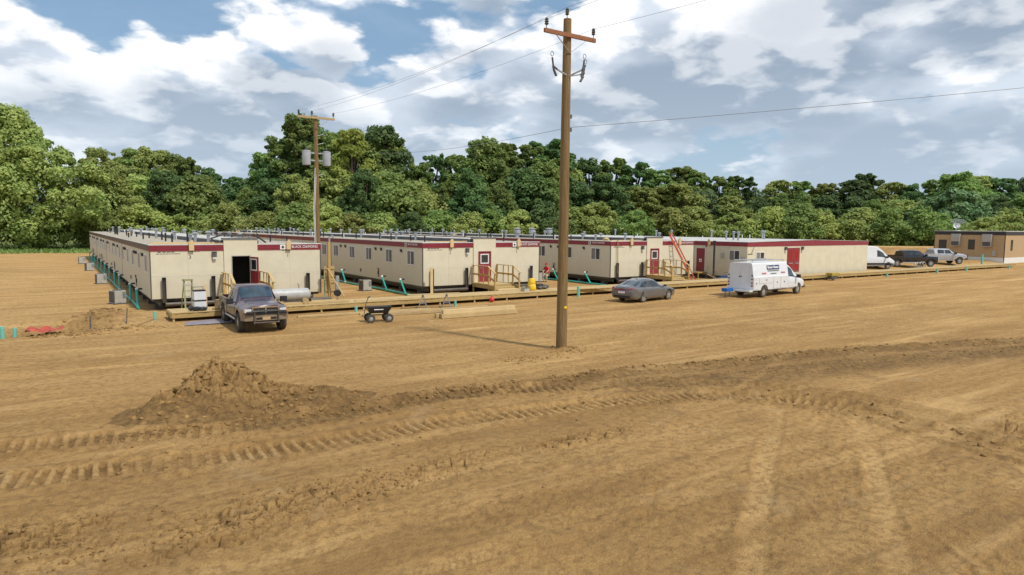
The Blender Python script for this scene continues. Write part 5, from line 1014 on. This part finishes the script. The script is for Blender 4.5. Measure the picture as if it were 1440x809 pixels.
def mirror(parent, x, y, z, s, big=1., mt='black_plastic'):
    o = MB().box(-.05*big, .06*big, min(0, s*.24*big), max(0, s*.24*big), -.09*big, .11*big).build('mirror', mt, parent, False, (x, y+s*.06, z)); MB().beam((0, -s*.12, -.05), (0, 0, -.03), .04, .05).build('arm', 'black_plastic', o)
def pickup(label, loc, rz, paint, low=None, ram=False, guard=False, wr_=.41, tow=True):
    r = thing('pickup_truck', label, 'pickup truck', loc, rz, 'parked vehicles'); z = .04 if ram else .0
    if ram:
        st = [(.93, .66, .80, .98, .74, 1.13, .52), (.88, .60, .93, 1.06, .90, 1.21, .62), (.55, .56, 1.0, 1.11, .97, 1.29, .66), (0, .54, 1.01, 1.14, .98, 1.345, .69), (-.55, .53, 1.0, 1.17, .97, 1.38, .70), (-.62, .53, 1.0, 1.18, .97, 1.40, .70),
              (-1.20, .52, 1.0, 1.21, .965, 1.90, .70), (-1.42, .52, 1.0, 1.21, .965, 1.945, .72), (-2.1, .52, 1.0, 1.22, .965, 1.955, .72), (-2.62, .52, 1.0, 1.23, .965, 1.93, .70), (-2.72, .53, .99, 1.23, .955, 1.86, .67)]
        xb0, xb1, rax = -2.74, -4.68, -3.62; beltb, wbed = 1.27, 1.0
    else:
        st = [(.93, .62, .86, 1.12, .80, 1.20, .60), (.88, .58, .96, 1.17, .92, 1.25, .70), (.5, .55, 1.0, 1.22, .97, 1.30, .74), (-.5, .53, 1.01, 1.26, .98, 1.36, .76), (-.62, .53, 1.01, 1.27, .98, 1.39, .76),
              (-1.25, .52, 1.01, 1.29, .975, 1.90, .72), (-1.5, .52, 1.01, 1.29, .975, 1.95, .74), (-2.6, .52, 1.01, 1.30, .975, 1.96, .74), (-3.2, .52, 1.0, 1.31, .97, 1.92, .72), (-3.32, .53, .99, 1.31, .96, 1.82, .70)]
        xb0, xb1, rax = -3.34, -5.35, -4.05; beltb, wbed = 1.33, 1.0
    G_ = loft_grid(st); low = low or paint
    body = loft_body('body', G_, [paint, low], r, [(0, wr_+.02, wr_+.11, 1.0)], rows2=(0, 1, 2, 3, 12, 13, 14, 15) if low != paint else None)
    # bed
    m = MB(); arc = [(rax+(wr_+.12)*math.cos(t), wr_+.02+(wr_+.12)*math.sin(t)) for t in [math.asin((.58-wr_-.02)/(wr_+.12))*(1-k/10)+(math.pi-math.asin((.58-wr_-.02)/(wr_+.12)))*k/10 for k in range(11)]]
    poly = [(xb1, beltb), (xb0, beltb), (xb0, .58)]+arc+[(xb1, .58)]; n = len(poly)
    for s in (-1, 1):
        ya, yb = s*wbed, s*(wbed-.07); m.add([(x, ya, z_) for x, z_ in poly]+[(x, yb, z_) for x, z_ in poly], [tuple(range(n)), tuple(range(n, 2*n))]+[(i, (i+1) % n, n+(i+1) % n, n+i) for i in range(n)], 1)
    m.box(xb1, xb0-.06, -wbed+.075, wbed-.075, .80, .86).box(xb0-.055, xb0, -wbed+.075, wbed-.075, .6, beltb)
    bed = m.build('bed', [paint, low], r)
    tg = MB().box(xb1-.05, xb1-.003, -wbed+.03, wbed-.03, .72, beltb-.01).build('tailgate', paint, r); MB().box(xb1-.2, xb1-.055, -wbed+.05, wbed-.05, .55, .72).build('rear_bumper', 'chrome', r)
    MB().box(xb1+.05, .8, -.45, .45, .42, .58).build('chassis', 'black_steel', r)
    k = 5 if ram else 4   # hood/cowl station
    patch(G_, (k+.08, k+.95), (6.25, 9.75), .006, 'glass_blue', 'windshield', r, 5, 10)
    e = len(st)-1
    for s, (v0, v1) in ((-1, (5.12, 5.86)), (1, (10.88, 10.14))):
        if ram: segs = [((k+.35, k+.80), k+2.6), (k+2.72, k+3.85)]
        else: segs = [((k+.35, k+.80), k+2.42), (k+2.52, k+3.5)]
        for a, b in segs: patch(G_, (a, b), (v0, v1), .014, 'glass', 'side_window', r, 5, 3)
        v2, v3 = (2.2, 5.0) if s < 0 else (13.8, 11.0)
        for a, b in ([(k+.10, k+2.66), (k+2.70, k+3.9)] if ram else [(k+.1, k+2.46), (k+2.5, k+3.55)]):
            d = patch(G_, (a, b), (v2, v3), .009, low, 'door', r, 6, 5); p = gp(G_, b-.22, 4.6 if s < 0 else 11.4); MB().box(p.x-.09, p.x+.09, p.y-.02 if s < 0 else p.y, p.y if s < 0 else p.y+.02, p.z-.02, p.z+.02).build('door_handle', 'black_plastic', d)
        mirror(r, st[k][0]-.12, s*.98, 1.30 if ram else 1.38, s, 1.25 if tow else 1.)
        for x in (0, rax): wheel(r, x, s*(.88 if ram else .86), wr_, .30, s)
        MB().tube([(-.7, s*.98, .50), (rax+.6, s*.98, .50)], .045, 8).build('side_step', 'alloy', r, True)
        MB().box(xb1-.052, xb1-.0, s*(wbed-.16) if s > 0 else -wbed, wbed if s > 0 else -wbed+.16, .85, 1.2).build('tail_light', 'lamp_red', r)
    if ram:
        # crosshair grille in a bright surround, lamps, two-tone bumper with grille guard
        g = MB().box(.925, .96, -.53, .53, .92, 1.13).build('grille', 'black_plastic', r); MB().box(.93, .985, -.58, .58, 1.13, 1.18).box(.93, .985, -.03, .03, .92, 1.13).box(.93, .985, -.58, -.53, .92, 1.13).box(.93, .985, .53, .58, .92, 1.13).box(.93, .98, -.53, .53, 1.015, 1.04).build('surround', 'chrome', g)
        for s in (-1, 1):
            h = MB().box(.84, .955, min(s*.60, s*.88), max(s*.60, s*.88), .94, 1.09).build('headlight', 'lamp_clear', r); MB().box(.82, .95, min(s*.885, s*.93), max(s*.885, s*.93), .94, 1.08).build('indicator', 'amber', h)
        bp = MB(); ys = [-1.02, -.9, -.5, 0, .5, .9, 1.02]; xs = [.72, .98, 1.06, 1.08, 1.06, .98, .72]
        for z in (.58, .84): bp.v += [(x, y, z) for x, y in zip(xs, ys)]
        for z in (.58, .84): bp.v += [(x-.12, y*.97, z) for x, y in zip(xs, ys)]
        for i in range(6): bp.f += [(i, i+1, 7+i+1, 7+i), (14+i, 21+i, 21+i+1, 15+i), (7+i, 8+i, 22+i, 21+i), (i, 14+i, 15+i, i+1)]
        bp.f += [(0, 7, 21, 14), (6, 20, 27, 13)]; bp.m = [0]*len(bp.f); bm_ = bp.build('front_bumper', 'tan_paint', r, True)
        MB().box(1.03, 1.09, -.9, .9, .84, .92).build('bumper_pad', 'black_plastic', bm_); MB().box(1.06, 1.085, -.42, .42, .64, .72).build('air_slot', 'dark_void', bm_); MB().box(1.085, 1.095, -.17, .17, .61, .75).build('number_plate', 'tan_siding', bm_)
        gd = MB()
        for s in (-1, 1): gd.box(1.09, 1.14, s*.50-.03, s*.50+.03, .46, 1.02)
        gd.tube([(1.12, -.85, .98), (1.14, -.5, 1.0), (1.14, .5, 1.0), (1.12, .85, .98)], .028, 8).tube([(1.12, -.55, .50), (1.12, .55, .50)], .03, 8); gd.build('grille_guard', 'black_steel', r)
        for s in (-1, 1): MB().box(.85, .98, min(s*.55, s*.86), max(s*.55, s*.86), .70, .80).build('fog_lamp', 'lamp_clear', bm_)
    else:
        g = MB().box(.93, .975, -.62, .62, .78, 1.16).build('grille', 'black_plastic', r); MB().box(.975, .99, -.6, .6, .88, .93).box(.975, .99, -.6, .6, 1.02, 1.07).build('bar', 'chrome', g)
        for s in (-1, 1): MB().box(.80, .965, min(s*.64, s*.93), max(s*.64, s*.93), .82, 1.14).build('headlight', 'lamp_clear', r)
        MB().box(.80, 1.05, -.98, .98, .52, .76).build('front_bumper', 'black_steel' if guard else 'chrome', r)
        if guard:
            gd = MB()
            for y in (-.85, -.45, .45, .85): gd.tube([(1.08, y, .5), (1.12, y, 1.2)], .035, 8)
            for z_ in (.75, .95, 1.18): gd.tube([(1.1, -.95, z_), (1.1, .95, z_)], .03, 8)
            gd.build('grille_guard', 'black_steel', r)
    return r
pickup('dusty maroon and tan pickup with black grille guard parked facing the dirt lot', (7.62, 31.55, 0), R(-91.5), 'maroon_paint', 'tan_paint', True, wr_=.44)
pickup('black crew-cab pickup parked beyond the boardwalk', (87.0, 39.75, .36), R(-33), 'black_paint')
pickup('silver pickup with black front guard parked beside the tan office', (96.6, 40.7, .40), R(-31), 'silver_paint', guard=True)
def sedan():
    r = thing('sedan_car', 'dark grey four-door sedan parked facing the white van', 'car', (33.67, 32.28, 0), R(9.5), 'parked vehicles')
    st = [(.95, .36, .60, .56, .55, .62, .42), (.90, .26, .76, .62, .70, .70, .52), (.70, .21, .88, .70, .82, .78, .60), (.2, .20, .925, .80, .87, .90, .64), (-.42, .20, .93, .87, .885, .975, .66), (-.50, .20, .93, .88, .885, .99, .66),
          (-1.25, .20, .93, .92, .89, 1.385, .59), (-1.65, .20, .93, .935, .89, 1.455, .60), (-2.2, .20, .93, .95, .89, 1.45, .60), (-2.72, .20, .93, .975, .885, 1.35, .58), (-3.40, .21, .915, 1.0, .86, 1.075, .60), (-3.70, .24, .89, 1.0, .82, 1.05, .58), (-3.88, .30, .85, .97, .78, 1.0, .54), (-3.95, .38, .78, .86, .70, .90, .48)]
    G_ = loft_grid(st); loft_body('body', G_, 'grey_paint', r, [(0, .33, .385, .86), (-2.8, .33, .385, .86)])
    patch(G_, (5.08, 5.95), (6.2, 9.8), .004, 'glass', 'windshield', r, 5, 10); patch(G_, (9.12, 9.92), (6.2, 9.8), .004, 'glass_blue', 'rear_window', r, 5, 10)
    for s, (v0, v1) in ((-1, (5.05, 5.92)), (1, (10.95, 10.08))):
        patch(G_, ((5.25, 5.95), 7.45), (v0, v1), .014, 'glass', 'side_window', r, 6, 3); patch(G_, (7.53, (9.75, 9.0)), (v0, v1), .014, 'glass', 'side_window', r, 6, 3)
        v2, v3 = (2.1, 5.02) if s < 0 else (13.9, 10.98)
        for a, b in ((5.05, 7.47), (7.52, 9.25)):
            d = patch(G_, (a, b), (v2, v3), .006, 'grey_paint', 'door', r, 6, 5); p = gp(G_, b-.2, 4.7 if s < 0 else 11.3); MB().box(p.x-.09, p.x+.09, p.y-.015, p.y+.015, p.z-.015, p.z+.015).build('door_handle', 'grey_paint', d)
        for x in (0, -2.8): wheel(r, x, s*.80, .335, .22, s, .66, 5)
        mirror(r, -.62, s*.87, .98, s, .75, 'grey_paint')
        patch(G_, (11.3, 12.9), (4.25, 5.6) if s < 0 else (11.75, 10.4), .006, 'lamp_red', 'tail_light', r, 5, 3); patch(G_, (.5, 2.2), (4.1, 5.2) if s < 0 else (11.9, 10.8), .006, 'lamp_clear', 'headlight', r, 4, 3)
    MB().box(-4.0, -3.90, -.62, .62, .34, .46).build('rear_diffuser', 'black_plastic', r); MB().box(-3.985, -3.95, -.25, .25, .60, .72).build('number_plate', 'sign_white', r); MB().box(-3.955, -3.90, -.60, .60, .80, .86).build('light_bar', 'lamp_red', r)
    MB().box(-2.45, -2.3, -.015, .015, 1.46, 1.53).build('aerial_fin', 'grey_paint', r); MB().box(.90, .965, -.5, .5, .38, .55).build('grille', 'black_plastic', r)
sedan()
def service_van():
    r = thing('utility_van', 'white utility van with service body, signwritten sides and roof ladder rack', 'van', (45.15, 30.35, 0), R(4), 'parked vehicles')
    st = [(.98, .50, .72, .86, .66, .92, .50), (.92, .44, .90, .98, .84, 1.05, .64), (.5, .42, .98, 1.10, .93, 1.20, .74), (.05, .42, .995, 1.18, .95, 1.29, .80), (-.02, .42, .995, 1.20, .95, 1.31, .80), (-.80, .42, 1.0, 1.24, .95, 2.02, .74), (-1.05, .42, 1.0, 1.24, .95, 2.14, .76), (-1.46, .42, 1.0, 1.24, .95, 2.26, .78)]
    G_ = loft_grid(st); loft_body('cab', G_, 'white_paint', r, [(0, .38, .46, .92)])
    patch(G_, (4.06, 4.95), (6.2, 9.8), .005, 'glass', 'windshield', r, 5, 10)
    for s, (v0, v1) in ((-1, (5.1, 5.88)), (1, (10.9, 10.12))):
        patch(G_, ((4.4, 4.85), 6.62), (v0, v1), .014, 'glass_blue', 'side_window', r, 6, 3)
        d = patch(G_, (4.1, 6.85), (2.1, 5.02) if s < 0 else (13.9, 10.98), .008, 'white_paint', 'door', r, 6, 5); p = gp(G_, 6.5, 4.6 if s < 0 else 11.4); MB().box(p.x-.09, p.x+.09, p.y-.015, p.y+.015, p.z-.02, p.z+.02).build('door_handle', 'black_plastic', d)
        mirror(r, -.35, s*.98, 1.32, s, 1.2); wheel(r, 0, s*.86, .375, .24, s, .6, 8); wheel(r, -4.47, s*.86, .375, .26, s, .6, 8)
        patch(G_, (.4, 1.8), (4.2, 5.4) if s < 0 else (11.8, 10.6), .008, 'lamp_clear', 'headlight', r, 4, 3)
    MB().box(.85, 1.08, -.92, .92, .42, .60).build('front_bumper', 'black_steel', r); MB().box(.93, 1.0, -.55, .55, .66, .86).build('grille', 'black_plastic', r)
    # service body: straight lower lockers, inward-leaning upper sides
    m = MB(); sec = [(1.02, .52), (1.03, 1.42), (1.0, 1.48), (.86, 2.32), (.78, 2.40)]; ring = [(-y, z) for y, z in sec]+[(y, z) for y, z in sec[::-1]]
    for x in (-1.48, -5.85): m.v += [(x, y, z) for y, z in ring]
    n = len(ring); m.f = [(i, (i+1) % n, n+(i+1) % n, n+i) for i in range(n)]+[tuple(range(n)), tuple(range(n, 2*n))]; m.m = [0]*len(m.f)
    bd = m.build('service_body', 'white_paint', r); c = MB()
    for s in (-1, 1): c.lathe([(.49, s*.7), (.49, s*1.3)], (-4.47, 0, .40), 'y', 24)
    co = c.build('cut', 'white_paint'); b = bd.modifiers.new('b', 'BOOLEAN'); b.operation = 'DIFFERENCE'; b.object = co; b.solver = 'EXACT'; bd.parent = None; bpy.context.view_layer.update()
    me = bpy.data.meshes.new_from_object(bd.evaluated_get(bpy.context.evaluated_depsgraph_get())); bd.modifiers.clear(); bd.data = me; bd.parent = r; bpy.data.objects.remove(co)
    for s in (-1, 1):
        y = s*1.03
        for a, b, z0, z1 in ((-2.45, -1.55, .58, 1.40), (-3.35, -2.50, .58, 1.40), (-5.15, -3.42, .98, 1.40), (-5.8, -5.2, .58, 1.40)):
            d = MB().box(a, b, min(y, y+s*.014), max(y, y+s*.014), z0, z1).build('locker_door', 'white_paint', bd); MB().box((a+b)/2-.05, (a+b)/2+.05, min(y, y+s*.03), max(y, y+s*.03), (z0+z1)/2-.03, (z0+z1)/2+.05).build('latch', 'unit_dark', d)
        # signwriting on the leaning side
        tilt = math.atan2(.14, .84); sg = put('sign', None, r, (-3.35, s*.935, 1.93), (tilt*(1 if s > 0 else -1), 0, 0))
        mm = MB().box(-.78, .78, -.008, .008, -.02, .28).build('sign_board', 'navy', r, False, (-3.35, s*.945, 1.93), (-tilt*s*-1, 0, 0)); COL.objects.unlink(sg); bpy.data.objects.remove(sg)
        lt = MB(); yy = s*.011; rnd = random.Random(4); x = -.70
        for wl in (5, 5):
            for q in range(wl):
                hh = .17 if q == 0 else .115; lt.box(x, x+.10, min(yy, yy+s*.003), max(yy, yy+s*.003), .06, .06+hh); x += .128
            x += .10
        lt.build('lettering', 'sign_white', mm); lt = MB()
        for k in range(14): lt.box(-.72+k*.104, -.72+k*.104+.07, min(yy-s*.004, yy), max(yy-s*.004, yy), -.14, -.08)
        lt.build('lettering', 'ink', mm); lt = MB()
        for k in range(7): lt.box(-.38+k*.11, -.38+k*.11+.075, min(yy-s*.004, yy), max(yy-s*.004, yy), -.33, -.27)
        lt.build('lettering', 'ink', mm); lt = MB()
        for a in (-1.45, .95):
            for k in range(4): lt.box(a+k*.14, a+k*.14+.10, min(yy-s*.004, yy), max(yy-s*.004, yy), -.31, -.22)
        lt.build('lettering', 'sign_red', mm)
        for z in (.80, 1.0, 1.25, 1.5): MB().box(-5.885, -5.852, min(s*.86, s*.96), max(s*.86, s*.96), z, z+.09).build('tail_light', 'lamp_red' if z in (.8, 1.0) else 'unit_dark', r)
        rd = MB().box(-5.872, -5.852, min(s*.01, s*.70), max(s*.01, s*.70), .62, 2.26).build('rear_door', 'white_paint', bd); MB().box(-5.89, -5.872, min(s*.03, s*.10), max(s*.03, s*.10), 1.40, 1.50).build('handle', 'unit_dark', rd)
        MB().tube([(-5.6, s*.7, 2.40), (-5.6, s*.7, 2.56), (-1.7, s*.7, 2.56), (-1.7, s*.7, 2.40)], .028, 6).build('roof_rack_rail', 'galvanised', r)
    for x in (-5.2, -3.9, -2.6): MB().tube([(x, -.7, 2.56), (x, .7, 2.56)], .025, 6).build('roof_rack_bar', 'galvanised', r)
    MB().box(-6.25, -5.86, -1.0, 1.0, .44, .56).build('rear_step_bumper', 'white_paint', r); MB().box(-5.8, .6, -.45, .45, .34, .52).build('chassis', 'black_steel', r)
    t = thing('blue_pipe_vise', 'bright blue box on a bar sticking out behind the white van', 'equipment', (38.35, 30.25, 0), R(4))
    MB().box(-.35, .35, -.22, .22, .42, .66).build('housing', 'blue', t); MB().box(.35, .62, -.10, .10, .46, .56).build('bar', 'blue', t)
    for x in (-.25, .25): MB().tube([(x, 0, 0), (x, 0, .43)], .03, 6).build('leg', 'unit_dark', t)
service_van()
def cargo_van():
    r = thing('cargo_van', 'white high-roof cargo van half hidden behind the gabled building', 'van', (79.2, 40.95, gz(79, 41)), R(-22), 'parked vehicles')
    st = [(.93, .45, .74, .80, .66, .86, .5), (.88, .36, .92, .95, .84, 1.02, .62), (.45, .32, 1.0, 1.15, .93, 1.28, .78), (.15, .32, 1.01, 1.22, .96, 1.40, .84), (-.75, .32, 1.02, 1.30, .98, 2.20, .84), (-1.3, .32, 1.02, 1.32, .99, 2.52, .86), (-1.8, .32, 1.02, 1.32, .99, 2.58, .88), (-5.0, .34, 1.02, 1.32, .99, 2.58, .88)]
    G_ = loft_grid(st); loft_body('body', G_, 'white_paint', r, [(0, .36, .43, .94), (-4.0, .36, .43, .94)])
    patch(G_, (3.08, 3.95), (6.2, 9.8), .006, 'glass', 'windshield', r, 5, 10)
    for s, (v0, v1) in ((-1, (5.08, 5.72)), (1, (10.92, 10.28))):
        patch(G_, ((3.35, 3.9), 5.4), (v0, v1), .014, 'glass', 'side_window', r, 5, 3); mirror(r, -.35, s*1.0, 1.35, s, 1.2)
        patch(G_, (.4, 7), (1.3, 2.6) if s < 0 else (14.7, 13.4), .010, 'black_plastic', 'lower_cladding', r, 12, 3)
        for x in (0, -4.0): wheel(r, x, s*.88, .35, .22, s, .6, 8)
        patch(G_, (.9, 2.4), (4.1, 5.5) if s < 0 else (11.9, 10.5), .008, 'lamp_clear', 'headlight', r, 4, 3)
    MB().box(.78, 1.02, -.9, .9, .34, .62).build('front_bumper', 'black_plastic', r); MB().box(.90, .97, -.5, .5, .66, .82).build('grille', 'black_plastic', r)
cargo_van()
# ---------------------------------------------------------------- worker in red
def person():
    r = thing('person', 'worker in red shirt and cap and khaki trousers perched beside a condenser unit', 'person', (35.45, 47.0, 0), R(200))
    def skin(name, V, E, rad, mt, root=0, sub=2):
        me = bpy.data.meshes.new(name); me.from_pydata(V, E, []); o = bpy.data.objects.new(name, me); COL.objects.link(o)
        o.modifiers.new('s', 'SKIN'); 
        for i, q in enumerate(rad): me.skin_vertices[0].data[i].radius = (q, q) if not isinstance(q, tuple) else q
        me.skin_vertices[0].data[root].use_root = True; o.modifiers.new('d', 'SUBSURF').levels = sub; bpy.context.view_layer.update()
        m2 = bpy.data.meshes.new_from_object(o.evaluated_get(bpy.context.evaluated_depsgraph_get())); bpy.data.objects.remove(o); m2.materials.clear(); m2.materials.append(M[mt]); m2.polygons.foreach_set('use_smooth', [True]*len(m2.polygons)); return m2
    # half-sitting against the unit: pelvis, spine, neck, head; arms to the knee; legs bent
    V = [(0, 0, .74), (.03, 0, .95), (.10, 0, 1.18), (.13, 0, 1.28), (.15, 0, 1.34), (.18, 0, 1.42), (.19, 0, 1.53),
         (.12, .19, 1.26), (.22, .27, 1.02), (.40, .20, .86), (.47, .17, .81), (.12, -.19, 1.26), (.20, -.27, 1.02), (.38, -.20, .84), (.45, -.17, .79),
         (.06, .11, .70), (.40, .15, .55), (.36, .15, .10), (.50, .16, .04), (.06, -.11, .70), (.38, -.16, .52), (.46, -.17, .10), (.60, -.18, .04)]
    E = [(0, 1), (1, 2), (2, 3), (3, 4), (4, 5), (5, 6), (2, 7), (7, 8), (8, 9), (9, 10), (2, 11), (11, 12), (12, 13), (13, 14), (0, 15), (15, 16), (16, 17), (17, 18), (0, 19), (19, 20), (20, 21), (21, 22)]
    rad = [(.20, .21), (.19, .20), (.20, .21), .13, .08, (.13, .14), (.12, .13), .10, .075, .06, .055, .10, .075, .06, .055, .15, .115, .075, .07, .15, .115, .075, .07]
    me = skin('body', V, E, rad, 'skin'); b = put('body', me, r)
    for mm in ('red_shirt', 'khaki', 'black_plastic'): me.materials.append(M[mm])
    for p in me.polygons:
        c = p.center; armlow = abs(c.y) > .14 and c.x > .27 and c.z > .72
        p.material_index = 3 if c.z < .10 else 2 if (c.z < .78 and not armlow) else 0 if (c.z > 1.30 or armlow) else 1
    MB().lathe([(.02, .12), (.07, .10), (.105, .04), (.115, -.03), (.11, -.04), (.02, -.04)], (.185, 0, 1.55), 'z', 14).box(.26, .38, -.07, .07, 1.51, 1.525).build('cap', 'red_shirt', r, True)
    for s in (-1, 1):
        for k in range(4): MB().tube([(.47, s*(.19-.022*k), .80), (.53, s*(.19-.022*k), .78), (.55, s*(.19-.022*k), .74)], .010, 5).build('finger', 'skin', b)
        MB().tube([(.46, s*.12, .81), (.49, s*.09, .78)], .011, 5).build('thumb', 'skin', b)
    MB().beam((.295, 0, 1.475), (.315, 0, 1.45), .03, .03).build('nose', 'skin', b)
person()
